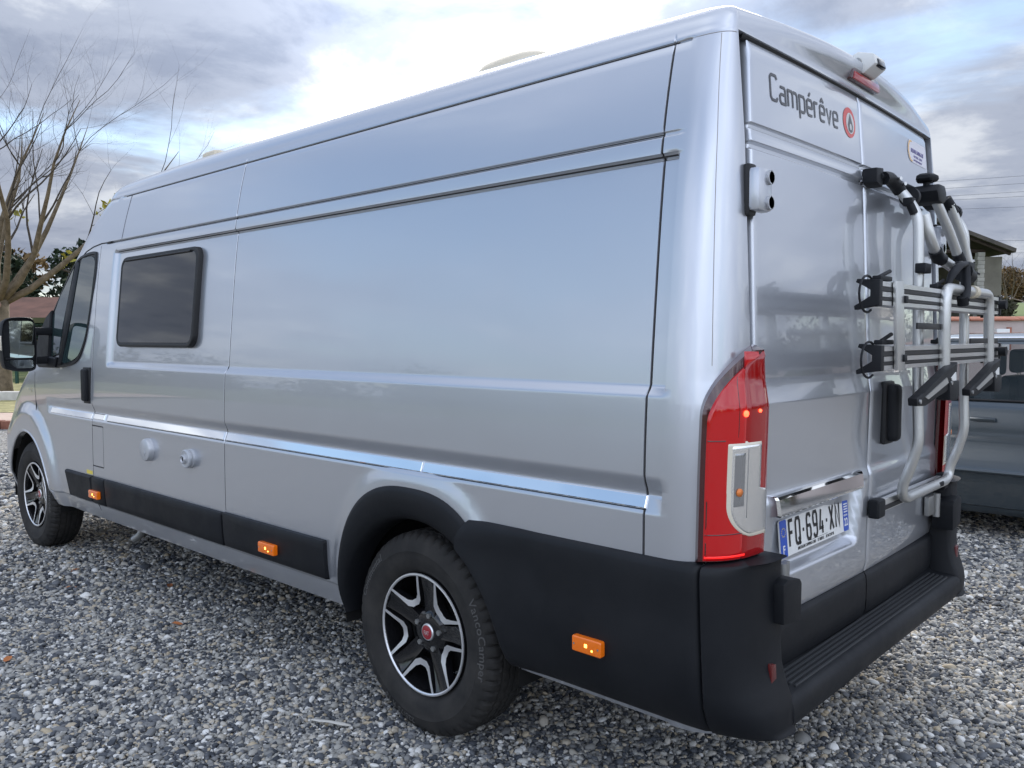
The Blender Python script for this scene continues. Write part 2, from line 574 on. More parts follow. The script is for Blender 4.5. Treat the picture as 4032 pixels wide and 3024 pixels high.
def gravel():
    # jittered points over the ground that shows, denser near the camera
    fw = np.array([math.sin(0.825), math.cos(0.825)])
    rt = np.array([math.cos(0.825), -math.sin(0.825)])
    pts, scl = [], []
    for d0, d1, step, size in ((1.1, 4.4, 0.0112, 1.0), (4.4, 6.8, 0.0150, 1.30), (6.8, 10.5, 0.024, 1.85)):
        ds = np.arange(d0, d1, step)
        for d in ds:
            hw = d * 0.70 + 1.1
            s = np.arange(-hw, hw, step)
            q = np.array([CAM.x, CAM.y])[None, :] + fw[None, :] * (d + nrng.uniform(-.5, .5, (len(s), 1)) * step * 1.3) \
                + rt[None, :] * (s[:, None] + nrng.uniform(-.5, .5, (len(s), 1)) * step * 1.3)
            pts.append(q)
            scl.append(np.full(len(s), size))
    p = np.concatenate(pts)
    s = np.concatenate(scl)
    # skip what lies deep under the van or the car
    keep = ~((p[:, 0] > 0.55) & (p[:, 0] < 1.0) & (p[:, 1] > -0.6) & (p[:, 1] < 4.6)) & (p[:, 0] < 5.4) & (p[:, 1] < 13)
    # worn patches where fewer stones cover the packed fines
    u = p[:, 0] * .8 + p[:, 1] * .6
    w_ = p[:, 1] * .8 - p[:, 0] * .6
    worn = np.sin(u * 2.1 + 1.3 * np.sin(w_ * 1.7)) + np.sin(w_ * 3.3 + 1.1 * np.sin(u * 2.6) + 2.0) + .6 * np.sin(u * 6.1 + w_ * 5.2)
    keep &= nrng.uniform(0, 1, len(p)) > np.clip((worn - .75) * .55, 0, .55)
    p, s = p[keep], s[keep]
    n = len(p)
    big = np.exp(nrng.normal(0, 0.33, n))
    r = 0.0071 * s * big
    co = np.zeros((n, 3), dtype=np.float32)
    co[:, :2] = p
    co[:, 2] = r * nrng.uniform(-0.15, 0.55, n)
    me = bpy.data.meshes.new('gravel')
    me.vertices.add(n)
    me.vertices.foreach_set('co', co.ravel())
    sc3 = np.stack([r * nrng.uniform(.95, 1.5, n), r * nrng.uniform(.75, 1.1, n), r * nrng.uniform(.5, .85, n)], 1).astype(np.float32)
    rot = np.stack([nrng.normal(0, .35, n), nrng.normal(0, .35, n), nrng.uniform(0, 6.28, n)], 1).astype(np.float32)
    tone = nrng.uniform(0, 1, n).astype(np.float32)
    for nm, typ, arr in (('scl', 'FLOAT_VECTOR', sc3), ('rot', 'FLOAT_VECTOR', rot)):
        a = me.attributes.new(nm, typ, 'POINT')
        a.data.foreach_set('vector', arr.ravel())
    a = me.attributes.new('tone', 'FLOAT', 'POINT')
    a.data.foreach_set('value', tone)
    a = me.attributes.new('kindof', 'INT', 'POINT')
    a.data.foreach_set('value', nrng.integers(0, 5, n).astype(np.int32))
    me.materials.append(st)
    o = bpy.data.objects.new('gravel', me)
    COL.objects.link(o)
    tag(o, 'loose grey and cream pebbles covering the parking lot', 'gravel', kind='stuff')
    ng = bpy.data.node_groups.new('scatter_stones', 'GeometryNodeTree')
    ng.interface.new_socket('Geometry', in_out='INPUT', socket_type='NodeSocketGeometry')
    ng.interface.new_socket('Geometry', in_out='OUTPUT', socket_type='NodeSocketGeometry')
    N = ng.nodes.new
    L = ng.links.new
    gi, go = N('NodeGroupInput'), N('NodeGroupOutput')
    join = N('GeometryNodeJoinGeometry')
    for k in range(5):
        ico = N('GeometryNodeMeshIcoSphere')
        ico.inputs['Radius'].default_value = 1.0
        ico.inputs['Subdivisions'].default_value = 2
        sp = N('GeometryNodeSetPosition')
        noi = N('ShaderNodeTexNoise')
        noi.noise_dimensions = '4D'
        noi.inputs['Scale'].default_value = 0.9
        noi.inputs['Detail'].default_value = 1.0
        noi.inputs['W'].default_value = 3.7 * k + 1
        sub = N('ShaderNodeVectorMath')
        sub.operation = 'SUBTRACT'
        sub.inputs[1].default_value = (0.5, 0.5, 0.5)
        L(noi.outputs['Color'], sub.inputs[0])
        sca = N('ShaderNodeVectorMath')
        sca.operation = 'SCALE'
        sca.inputs['Scale'].default_value = 1.15
        L(sub.outputs[0], sca.inputs[0])
        L(ico.outputs[0], sp.inputs['Geometry'])
        L(sca.outputs[0], sp.inputs['Offset'])
        sm = N('GeometryNodeSetMaterial')
        sm.inputs['Material'].default_value = st
        ss = N('GeometryNodeSetShadeSmooth')
        L(sp.outputs[0], ss.inputs[0])
        L(ss.outputs[0], sm.inputs[0])
        g2i = N('GeometryNodeGeometryToInstance')
        L(sm.outputs[0], g2i.inputs[0])
        L(g2i.outputs[0], join.inputs[0])
    iop = N('GeometryNodeInstanceOnPoints')
    m2p = N('GeometryNodeMeshToPoints')
    L(gi.outputs[0], m2p.inputs[0])
    L(m2p.outputs[0], iop.inputs['Points'])
    L(join.outputs[0], iop.inputs['Instance'])
    iop.inputs['Pick Instance'].default_value = True

    def attr(nm, typ):
        a = N('GeometryNodeInputNamedAttribute')
        a.data_type = typ
        a.inputs['Name'].default_value = nm
        return a.outputs[0]
    L(attr('kindof', 'INT'), iop.inputs['Instance Index'])
    L(attr('scl', 'FLOAT_VECTOR'), iop.inputs['Scale'])
    e2r = N('FunctionNodeEulerToRotation')
    L(attr('rot', 'FLOAT_VECTOR'), e2r.inputs[0])
    L(e2r.outputs[0], iop.inputs['Rotation'])
    L(iop.outputs[0], go.inputs[0])
    md = o.modifiers.new('scatter', 'NODES')
    md.node_group = ng
    return n


N_STONES = gravel()
print('stones', N_STONES)

# ------------------------------------------------------------------ camper van: body surface
van = empty('camper_van')
tag(van, 'long silver high-roof camper van with black lower cladding parked on the gravel', 'camper van')

WZ = [.36, .40, .46, .63, .9, 1.13, 1.28, 1.46, 1.6, 1.77, 1.94, 2.085, 2.20, 2.257]
WV = [.975, 1.0, 1.018, 1.026, 1.026, 1.0235, 1.0155, 1.0005, .988, .972, .951, .926, .900, .884]
_zt = np.linspace(.36, 2.257, 400)
_wt = np.interp(_zt, WZ, WV)
for _ in range(3):
    _k = np.ones(25) / 25
    _p = np.pad(_wt, 12, mode='reflect', reflect_type='odd')
    _wt = np.convolve(_p, _k, mode='valid')


def W(z):
    return np.interp(z, _zt, _wt)


def tap(y, z):
    return .035 * np.maximum(0, y - 2.9) ** 2 * (.5 + .5 * smooth01(1.1, 1.4, z))


YRZ = [.36, .6, 1.25, 1.32, 1.97, 2.257, 2.27]
YRV = [-1.185, -1.19, -1.205, -1.193, -1.165, -1.142, -1.14]


def yr(z):
    return np.interp(z, YRZ, YRV)


def groove(c, half, x):
    """1 in the middle of a groove, 0 outside"""
    return 1 - smooth01(half * .35, half, np.abs(x - c))


SEAMS = (1.325, -0.977)
FW_Y, FW_Z = 4.035, .363


def rel(y, z):
    """outward relief of the body side"""
    y = np.asarray(y, float)
    z = np.asarray(z, float)
    o = np.zeros(np.broadcast(y, z).shape)
    inside = smooth01(-1.075, -1.05, y) * (1 - smooth01(2.635, 2.690, y))
    rec = smooth01(1.272, 1.306, z) * (1 - smooth01(1.921, 1.936, z))
    o -= .019 * rec * inside
    o -= .008 * groove(1.931, .011, z) * inside
    g2 = smooth01(-1.072, -1.060, y) * (1 - smooth01(2.78, 2.82, y))
    o -= .007 * groove(1.992, .0085, z) * g2 * np.where(y < -.98, .6, 1)
    o -= .005 * groove(2.252, .0055, z) * (1 - smooth01(2.85, 2.9, y))
    sw = smooth01(-1.085, -1.055, y) * (1 - smooth01(3.60, 3.66, y))
    o -= .018 * (np.clip((z - .952) / (1.003 - .952), 0, 1) * (1 - smooth01(1.003, 1.060, z))) * sw
    for s in SEAMS:
        o -= .005 * groove(s, .0042, y) * smooth01(.62, .63, z)
    o -= .006 * groove(2.882, .0045, y) * (1 - smooth01(1.985, 1.995, z)) * smooth01(.40, .41, z)
    o -= .006 * groove(2.725, .003, y) * smooth01(.69, .70, z) * (1 - smooth01(.925, .93, z))
    fl = (y > 2.725) & (y < 2.882)
    o -= .006 * np.where(fl, groove(.69, .004, z) + groove(.928, .004, z), 0)
    # sill fold
    o -= .010 * (1 - smooth01(.448, .464, z))
    # swelling round the rear arch
    e = (np.abs(y / .438) ** 2.6 + np.abs((z - FW_Z) / .55) ** 2.6) ** (1 / 2.6)
    o += .014 * (1 - smooth01(0, .07, (e - 1) * .5)) * smooth01(.40, .5, z)
    # front wheel flare
    d = np.sqrt((y - FW_Y) ** 2 + ((z - FW_Z) * .95) ** 2)
    o += .030 * (1 - smooth01(.53, .62, d)) * smooth01(3.3, 3.5, y)
    return o


def sidex(y, z, off=0.0):
    return -(W(z) - tap(y, z) + rel(y, z) + off)


def plain(y, z, off=0.0):
    """side surface without the small relief"""
    return -(W(z) - tap(y, z) + off)


XE = .835                      # inner edge of the rear pillars
YS = -1.035                    # where the rear corner starts
YCZ = [.30, .50, .70, .85, 1.0, 1.12, 1.25, 1.6, 2.0, 2.12, 2.257]
YCV = [4.36, 4.42, 4.44, 4.40, 4.27, 4.10, 3.93, 3.55, 3.12, 3.00, 2.80]
YBV = [.45, .50, .50, .50, .55, .58, .55, .50, .46, .46, .50]


def corner_pt(w, y0, y1, xe, a, n):
    """superellipse from the rear edge (a=90deg) to the side (a=0)"""
    x = -(xe + (w - xe) * np.cos(a) ** (2 / n))
    y = y0 - (y0 - y1) * np.sin(a) ** (2 / n)
    return x, y


def level(z, w=None, rear=0.0, front=0.0, fr=1.0):
    """left half outline of the shell at one height"""
    roof = w is not None
    zz = min(z, 2.257)
    ww = float(W(zz)) if not roof else w
    yre = float(yr(zz)) + rear
    ysx = YS + rear * 1.1
    pts = []
    k = ww / .884 if roof else 1.0
    xe = XE * k if roof else XE
    inner = 0.0 if z > 2.262 else .045
    bow = (.016 + .05 * float(smooth01(2.27, 2.36, z))) if z > 2.262 else 0
    for x in np.linspace(0, xe - .004, 9):
        pts.append((-x, yre + inner - bow * (1 - (x / xe) ** 2 if xe > 1e-6 else 0)))
    pts.append((-xe, yre + inner))
    for a in np.linspace(90, 0, 20):
        ar = R(a)
        c, s_ = math.cos(ar), math.sin(ar)
        n = 2.5
        x = xe + (ww - xe) * max(c, 0) ** (2 / n)
        y = ysx - (ysx - yre) * max(s_, 0) ** (2 / n)
        pts.append((-x, y))
    yc = float(np.interp(zz, YCZ, YCV)) - front
    yb = float(np.interp(zz, YCZ, YBV)) * fr
    kz = 1.0 if zz <= 2.0 else np.interp(zz, [2.0, 2.257], [1.0, (2.74 - 2.2) / .75])
    if roof:
        kz = kz * 1.0
    yv = np.array(YSIDE)
    yy = np.where(yv < 2.2, yv, 2.2 + (yv - 2.2) * kz)
    if roof:
        yy = ysx + (yy - YS) * (2.74 - front - ysx) / (2.74 - YS)
    ylast = float(yy[-1])
    y2 = ylast + np.array(SFRONT) * (yc - ylast)
    if roof:
        xs = np.full(len(yy) + len(y2), ww)
    else:
        xs = np.concatenate([ww - tap(yy, zz) + rel(yy if zz <= 2.0 else yv, zz), ww - tap(y2, zz) + rel(y2, zz)])
    pts += [(-float(x), float(y)) for x, y in zip(xs, np.concatenate([yy, y2]))]
    wl = -pts[-1][0]
    for a in np.linspace(0, 90, 25)[1:]:
        ar = R(a)
        n = 2.25
        x = wl * max(math.cos(ar), 0) ** (2 / n)
        y = yc + yb * max(math.sin(ar), 0) ** (2 / n)
        pts.append((-x if a < 90 else 0.0, y))
    return pts


def dense(a, b, step, fine):
    v = list(np.arange(a, b, step))
    for c, half, st_ in fine:
        v += list(np.arange(c - half, c + half + 1e-6, st_))
    v += [b]
    v = np.unique(np.round([t for t in v if a <= t <= b], 5))
    out = [v[0]]
    for t in v[1:]:
        if t - out[-1] > .0007:
            out.append(t)
    return out


YSIDE = dense(YS + .012, 2.95, .045, [(1.325, .0056, .0014), (-.977, .0056, .0014), (2.882, .006, .0015), (2.725, .004, .001),
                                      (-1.0625, .026, .004), (2.67, .03, .005), (2.80, .025, .008), (0, .56, .02)])
SFRONT = list(np.linspace(0, 1, 62)[1:])
ZL = dense(.36, 2.257, .03, [(1.289, .03, .003), (1.928, .012, .0012), (1.992, .010, .0014), (2.252, .0056, .0012), (.946, .016, .003), (1.003, .012, .002),
                             (1.034, .034, .004), (.456, .012, .002), (.69, .006, .001), (.928, .006, .001), (.60, .24, .016)])
ROOF = [(.8800, 2.270, .001, .004), (.8765, 2.285, .002, .01), (.869, 2.308, .005, .025), (.857, 2.330, .012, .05), (.840, 2.350, .022, .075), (.815, 2.368, .04, .11),
        (.785, 2.382, .06, .15), (.745, 2.394, .09, .20), (.68, 2.406, .13, .28), (.58, 2.418, .20, .4), (.42, 2.429, .32, .6),
        (.22, 2.436, .5, .85), (.0, 2.438, .7, 1.1)]

levels = [(z, level(z)) for z in ZL]
levels.append((2.2635, level(2.2635)))
for w_, z_, r_, f_ in ROOF:
    levels.append((z_, level(z_, w_, r_, f_, 1 - f_ / 2.2)))


def roof_dip(y, z, x=1.0):
    """the roof falls a little toward both ends, less along its middle"""
    if z <= 2.2635:
        return z
    k = (z - 2.2635) / .175
    if y < .9:
        k *= min(1, (abs(x) / .74) ** 2)
    return z - .030 * k * max(0, (abs(y - .9) - 1.0) / 1.0) ** 1.5 * (1 if abs(y - .9) > 1.0 else 0)


def build_shell():
    nl, npnt = len(levels), len(levels[0][1])
    vl = [(x, y, roof_dip(y, z, x)) for z, pts in levels for x, y in pts]
    vr = [(-x, y, z) for x, y, z in vl]
    n0 = len(vl)
    faces, mi = [], []
    n_rear = 9 + 1 + 20
    n_front0 = npnt - 24
    va = np.array(vl)
    for i in range(nl - 1):
        zc = .5 * (levels[i][0] + levels[i + 1][0])
        for j in range(npnt - 1):
            q = (i * npnt + j, i * npnt + j + 1, (i + 1) * npnt + j + 1, (i + 1) * npnt + j)
            c = va[list(q)].mean(0)
            if n_rear <= j < n_front0 + 2:
                if math.hypot(c[1], c[2] - FW_Z) < .46 or math.hypot(c[1] - FW_Y, c[2] - FW_Z) < .445:
                    continue
            m = 0
            if j > n_front0 + 6 and 1.28 < zc < 1.93:
                m = 1
            elif j > n_front0 + 2 and zc < .62:
                m = 2
            faces.append(q)
            mi.append(m)
            faces.append(tuple(n0 + k for k in reversed(q)))
            mi.append(m)
    # snap the rim of both arches to a clean circle
    from collections import Counter
    cnt = Counter()
    for f in faces:
        for a, b_ in zip(f, f[1:] + f[:1]):
            cnt[(min(a, b_), max(a, b_))] += 1
    rim = set()
    for (a, b_), c in cnt.items():
        if c == 1:
            rim.add(a)
            rim.add(b_)
    allv = [list(v) for v in vl + vr]
    for k in rim:
        x, y, z = allv[k]
        for cy_, rr in ((0.0, .46), (FW_Y, .445)):
            d = math.hypot(y - cy_, z - FW_Z)
            if abs(d - rr) < .045 and z > .372 and abs(x) > .9:
                allv[k][1] = cy_ + (y - cy_) * rr / d
                allv[k][2] = FW_Z + (z - FW_Z) * rr / d
    o = link_mesh('body', allv, faces, [M['paint'], M['cab_glass'], M['plastic']], van, True, mi)
    bm = bmesh.new()
    bm.from_mesh(o.data)
    bmesh.ops.remove_doubles(bm, verts=bm.verts, dist=1e-5)
    bmesh.ops.recalc_face_normals(bm, faces=bm.faces)
    bm.to_mesh(o.data)
    bm.free()
    o.data.set_sharp_from_angle(angle=R(50))
    return o


body = build_shell()
body['label'] = 'silver metallic panelled body shell'

# floor pan and dark wheel housings
box('floor_pan', (0, 1.55, .40), (1.80, 5.2, .06), M['under'], van)
for cy_, rr in ((0.0, .47), (FW_Y, .452)):
    for s in (-1, 1):
        v, f = [], []
        n = 28
        for i in range(n + 1):
            a = R(-8 + 196 * i / n)
            for xx in (.975, .56):
                v.append((s * xx, cy_ + rr * math.cos(a), FW_Z + rr * math.sin(a)))
        f = [(2 * i, 2 * i + 1, 2 * i + 3, 2 * i + 2) for i in range(n)]
        v.append((s * .56, cy_, FW_Z))
        c = len(v) - 1
        f += [(2 * i + 1, c, 2 * i + 3) for i in range(n)]
        link_mesh('wheel_housing', v, f, M['under'], van)


# ------------------------------------------------------------------ side patches
def inset_ring(poly, d):
    """move a closed (y,z) polygon inward by d"""
    P = np.array(poly, float)
    n = len(P)
    area = .5 * np.sum(P[:, 0] * np.roll(P[:, 1], -1) - np.roll(P[:, 0], -1) * P[:, 1])
    sgn = 1 if area > 0 else -1
    out = []
    for i in range(n):
        e0 = P[i] - P[i - 1]
        e1 = P[(i + 1) % n] - P[i]
        n0 = np.array([-e0[1], e0[0]]) / (np.linalg.norm(e0) + 1e-9) * sgn
        n1 = np.array([-e1[1], e1[0]]) / (np.linalg.norm(e1) + 1e-9) * sgn
        m = n0 + n1
        m /= max(np.linalg.norm(m), 1e-6)
        k = 1 / max(.5, float(m @ n0))
        out.append(P[i] + m * d * k)
    return out


def patch_side(name, poly, rings, mat, parent, surf=None, side=-1, cap=True, smooth=38):
    """stack of inset rings standing off the body side; rings = [(inset, offset), ...]"""
    surf = surf or (lambda y, z, off: plain(y, z, off))
    v, f = [], []
    n = len(poly)
    for ins, off in rings:
        for y, z in (inset_ring(poly, ins) if ins else poly):
            v.append((-side * float(surf(y, z, off)), y, z))
    for i in range(len(rings) - 1):
        for k in range(n):
            k2 = (k + 1) % n
            f.append((i * n + k, i * n + k2, (i + 1) * n + k2, (i + 1) * n + k))
    if cap:
        f.append(tuple((len(rings) - 1) * n + k for k in range(n)))
    o = link_mesh(name, v, f, mat, parent)
    bm = bmesh.new()
    bm.from_mesh(o.data)
    bmesh.ops.recalc_face_normals(bm, faces=bm.faces)
    bm.to_mesh(o.data)
    bm.free()
    # outward check
    nn = sum((p.normal.x for p in o.data.polygons), 0.0)
    if nn * side < 0:
        o.data.flip_normals()
    return sharp(o, smooth)


def plank_side(name, y0, y1, z0, z1, t, mat, parent, side=-1, b=.012, surf=None, corner=.0):
    """long low cladding panel with rounded edges following the body side"""
    surf = surf or plain
    ys = sorted(set([y0, y0 + b * .3, y0 + b, y1 - b, y1 - b * .3, y1] + list(np.linspace(y0 + b, y1 - b, max(2, int((y1 - y0) / .12))))))
    zs = sorted(set([z0, z0 + b * .3, z0 + b, z1 - b, z1 - b * .3, z1] + list(np.linspace(z0 + b, z1 - b, 6))))
    v = []
    for y in ys:
        for z in zs:
            d = max(0.0, min(y - y0, y1 - y, z - z0, z1 - z))
            q = min(1, d / b)
            off = t * math.sqrt(max(0, 1 - (1 - q) ** 2)) - (.012 if d < 1e-9 else 0)
            v.append((-side * float(surf(y, z, off)), y, z))
    f = grid_faces(len(ys), len(zs))
    if side > 0:
        f = [tuple(reversed(q)) for q in f]
    o = link_mesh(name, v, f, mat, parent)
    bm = bmesh.new()
    bm.from_mesh(o.data)
    bmesh.ops.recalc_face_normals(bm, faces=bm.faces)
    bm.to_mesh(o.data)
    bm.free()
    nn = sum((p.normal.x for p in o.data.polygons), 0.0)
    if nn * side < 0:
        o.data.flip_normals()
    return sharp(o, 14 if t < .01 else 45)


# stroke lettering: each glyph is a set of polylines drawn with a flat ribbon
GLYPHS = {
    'C': (.60, [[(.60, .86), (.50, 1.0), (.12, 1.0), (0, .88), (0, .12), (.12, 0), (.50, 0), (.60, .14)]]),
    'a': (.50, [[(.04, .66), (.40, .66), (.50, .56), (.50, 0), (.10, 0), (0, .09), (0, .28), (.10, .37), (.50, .37)]]),
    'm': (.86, [[(0, 0), (0, .66), (.34, .66), (.43, .57), (.43, 0)], [(.43, .60), (.50, .66), (.76, .66), (.86, .57), (.86, 0)]]),
    'p': (.52, [[(0, -.30), (0, .66), (.42, .66), (.52, .56), (.52, .10), (.42, 0), (.04, 0)]]),
    'e': (.52, [[(.03, .33), (.52, .33), (.52, .56), (.42, .66), (.10, .66), (0, .56), (0, .10), (.10, 0), (.48, 0)]]),
    'é': (.52, [[(.03, .33), (.52, .33), (.52, .56), (.42, .66), (.10, .66), (0, .56), (0, .10), (.10, 0), (.48, 0)], [(.20, .80), (.36, .98)]]),
    'ê': (.52, [[(.03, .33), (.52, .33), (.52, .56), (.42, .66), (.10, .66), (0, .56), (0, .10), (.10, 0), (.48, 0)], [(.10, .80), (.26, .96), (.42, .80)]]),
    'r': (.34, [[(0, 0), (0, .66), (.34, .66)]]),
    'v': (.50, [[(0, .66), (.25, 0), (.50, .66)]]),
    'F': (.46, [[(0, 0), (0, 1), (.46, 1)], [(.02, .53), (.40, .53)]]),
    'Q': (.54, [[(.10, 0), (0, .14), (0, .86), (.10, 1), (.44, 1), (.54, .86), (.54, .14), (.44, 0), (.10, 0)], [(.34, .24), (.58, -.06)]]),
    '-': (.20, [[(0, .46), (.20, .46)]]),
    '6': (.52, [[(.50, .86), (.40, 1), (.12, 1), (0, .84), (0, .14), (.10, 0), (.42, 0), (.52, .14), (.52, .40), (.42, .54), (.02, .54)]]),
    '9': (.52, [[(.02, .14), (.12, 0), (.40, 0), (.52, .16), (.52, .86), (.42, 1), (.10, 1), (0, .86), (0, .60), (.10, .46), (.50, .46)]]),
    '4': (.54, [[(.26, 1), (0, .24), (.54, .24)], [(.40, .52), (.40, 0)]]),
    'X': (.54, [[(0, 0), (.54, 1)], [(0, 1), (.54, 0)]]),
    'N': (.54, [[(0, 0), (0, 1), (.54, 0), (.54, 1)]]),
}


def stroke_text(name, txt, fn, mat, parent, height, sx, thick, gap):
    v, f = [], []
    x0 = 0.0
    for ch in txt:
        wd, lines = GLYPHS[ch]
        for ln in lines:
            P = [np.array([x0 + x * height * sx, y * height]) for x, y in ln]
            n = len(P)
            L_, R_ = [], []
            for i in range(n):
                d0 = (P[i] - P[i - 1]) if i else (P[1] - P[0])
                d1 = (P[i + 1] - P[i]) if i < n - 1 else d0
                d0, d1 = d0 / np.linalg.norm(d0), d1 / np.linalg.norm(d1)
                n0, n1 = np.array([-d0[1], d0[0]]), np.array([-d1[1], d1[0]])
                m = n0 + n1
                m = m / max(np.linalg.norm(m), .3)
                k = min(1.6, 1 / max(.4, float(m @ n0)))
                L_.append(P[i] + m * thick / 2 * k)
                R_.append(P[i] - m * thick / 2 * k)
            b0 = len(v)
            for a_, b_ in zip(L_, R_):
                v.append(fn(a_[0], a_[1], .0003))
                v.append(fn(b_[0], b_[1], .0003))
            for i in range(n - 1):
                f.append((b0 + 2 * i, b0 + 2 * i + 1, b0 + 2 * i + 3, b0 + 2 * i + 2))
        x0 += wd * height * sx + gap
    return link_mesh(name, v, f, mat, parent, False)


# ------------------------------------------------------------------ rear doors
def xd(z):
    """outer edge of a rear door"""
    return float(np.interp(z, [.45, 1.3, 2.0, 2.27], [.808, .806, .790, .772]))


def door_rel(x, z, left):
    o = 0.0
    o -= .009 * float(groove(2.016, .010, z)) + .011 * float(groove(1.962, .013, z))
    o -= .004 * float(smooth01(1.975, 2.0, z) * (1 - smooth01(2.0, 2.02, z)))
    o += .012 * float((1 - smooth01(.985, 1.005, z)) * smooth01(.94, .99, z)) * 0
    o += .010 * float(1 - smooth01(.955, 1.0, z))
    if left:
        ex = float(smooth01(-.722, -.695, x) * (1 - smooth01(-.085 + (.93 - z) * -.25, -.05 + (.93 - z) * -.25, x)))
        ez = float(smooth01(.735, .765, z) * (1 - smooth01(.945, .955, z)))
        o -= .036 * ex * ez
    return o


def door_y(x, z, off=0.0):
    bow = .017 * (1 - (x / .82) ** 2)
    e = abs(x) / xd(z)
    return float(yr(z)) + .004 - bow - off


def rear_door(left):
    s = -1 if left else 1
    zs = dense(.622, 2.258, .035, [(2.016, .012, .002), (1.962, .015, .0025), (1.285, .05, .005), (.975, .04, .004), (.75, .02, .004), (.95, .01, .003)])
    us = [0, .004, .01] + list(np.linspace(.03, .97, 60)) + [.985, .994, 1.0]
    v, nz = [], len(zs)
    for z in zs:
        xe = xd(z)
        for u in us:
            x = s * (.0028 + (xe - .0028) * u)
            edge = min(u * xe, (1 - u) * xe, (z - .622) * 1.0, (2.258 - z))
            rd = -.008 * (1 - math.sqrt(max(0, 1 - (1 - min(1, edge / .009)) ** 2)))
            v.append((x, door_y(x, z, door_rel(x, z, left) + rd), z))
    nu = len(us)
    f = grid_faces(nz, nu)
    # returned edges give the skin its thickness
    n0 = len(v)
    ring = [j for j in range(nu)] + [i * nu + nu - 1 for i in range(1, nz)] + [(nz - 1) * nu + j for j in range(nu - 2, -1, -1)] + [i * nu for i in range(nz - 2, 0, -1)]
    for k in ring:
        x, y, z = v[k]
        v.append((x, y + .034, z))
    for k in range(len(ring)):
        k2 = (k + 1) % len(ring)
        f.append((ring[k], ring[k2], n0 + k2, n0 + k))
    o = link_mesh('rear_door', v, f, M['paint'], van)
    bm = bmesh.new()
    bm.from_mesh(o.data)
    bmesh.ops.recalc_face_normals(bm, faces=bm.faces)
    bm.to_mesh(o.data)
    bm.free()
    if sum(p.normal.y for p in o.data.polygons) > 0:
        o.data.flip_normals()
    sharp(o, 45)
    o['label'] = 'left rear door with number plate and lettering' if left else 'right rear door with black handle behind the carrier'
    # black kick panel
    v = []
    zz = [.468, .474, .49, .53, .58, .606, .617, .622]
    oo = [-.01, .010, .016, .018, .018, .016, .010, -.01]
    us2 = list(np.linspace(0, 1, 14))
    for z, of in zip(zz, oo):
        for u in us2:
            x = s * (.0035 + (.800 - .0035) * u)
            e = min(u, 1 - u) * .8
            v.append((x, door_y(x, .61, of - (.006 if e < .005 else 0)), z))
    p = link_mesh('kick_panel', v, grid_faces(len(zz), len(us2)), M['plastic'], o)
    if sum(q.normal.y for q in p.data.polygons) > 0:
        p.data.flip_normals()
    sharp(p, 50)
    return o


door_l = rear_door(True)
door_r = rear_door(False)

# rubber line round the door opening and the drain channel above it
pts = [(-.80, -1.125, 2.262), (-.4, -1.137, 2.2655), (0, -1.142, 2.2665), (.4, -1.137, 2.2655), (.80, -1.125, 2.262)]
tube('door_top_seal', pts, .012, M['seal'], van, 8)
for s in (-1, 1):
    tube('door_side_seal', [(s * .818, float(yr(z)) + .026, z) for z in np.linspace(.66, 2.25, 12)], .010, M['seal'], van, 8)

# number plate with its chrome bar, left door
PLX0, PLX1, PLZ0, PLZ1 = -.626, -.106, .785, .895


def plate_pt(x, z, h=0.0):
    """x,z across the plate from its lower-left corner"""
    t = z / .11
    return (PLX0 + x, -1.1905 + .010 * t - h, PLZ0 + z)


def plate_box(name, x0, x1, z0, z1, h0, h1, mat, parent, r=0.0, n=4):
    poly = round_rect(x1 - x0, z1 - z0, r, n, (x0 + x1) / 2, (z0 + z1) / 2) if r else [(x0, z0), (x1, z0), (x1, z1), (x0, z1)]
    bm = bmesh.new()
    a = [bm.verts.new(plate_pt(x, z, h0)) for x, z in poly]
    c = [bm.verts.new(plate_pt(x, z, h1)) for x, z in poly]
    bm.faces.new(a)
    bm.faces.new(list(reversed(c)))
    for i in range(len(poly)):
        bm.faces.new((a[i], c[i], c[(i + 1) % len(poly)], a[(i + 1) % len(poly)]))
    return from_bm(name, bm, mat, parent)


plate = plate_box('number_plate', 0, .52, 0, .11, -.004, .001, M['white_plate'], van, .008)
plate['label'] = 'white French number plate with blue ends'
plate_box('country_band', .0, .045, 0.0, .11, .0012, .0018, M['plate_blue'], plate, .006)
plate_box('region_band', .475, .52, 0.0, .11, .0012, .0018, M['plate_blue'], plate, .006)
stroke_text('registration', 'FQ-694-XN', lambda x, y, h: plate_pt(.062 + x, .026 + y, .0020 + h), M['plate_black'], plate, .076, .70, .0105, .0205)
text_on('country_letter', 'F', lambda x, y, h: plate_pt(.012 + x, .012 + y, .0024 + h), M['white_plate'], plate, .034, .95, .0003, weight=.0008)
text_on('department_number', '22', lambda x, y, h: plate_pt(.480 + x, .018 + y, .0024 + h), M['white_plate'], plate, .036, .85, .0003, weight=.0006)
text_on('region_name', 'BRETAGNE', lambda x, y, h: plate_pt(.479 + x, .050 + y, .0024 + h), M['white_plate'], plate, .0085, .75, .0003)
for k in range(4):
    plate_box('flag_stripe', .482, .513, .062 + k * .0085, .066 + k * .0085, .0019, .0024, M['white_plate'] if k < 4 else M['plate_black'], plate)
for k in range(12):
    a = 2 * math.pi * k / 12
    cx_, cz_ = .0225 + .0125 * math.sin(a), .074 + .0125 * math.cos(a)
    star = []
    for q in range(10):
        rr = .0030 if q % 2 == 0 else .0013
        star.append((cx_ + rr * math.sin(q * math.pi / 5), cz_ + rr * math.cos(q * math.pi / 5)))
    link_mesh('star', [plate_pt(x, z, .0024) for x, z in star] , [tuple(range(10))], M['yellow'], plate, False)
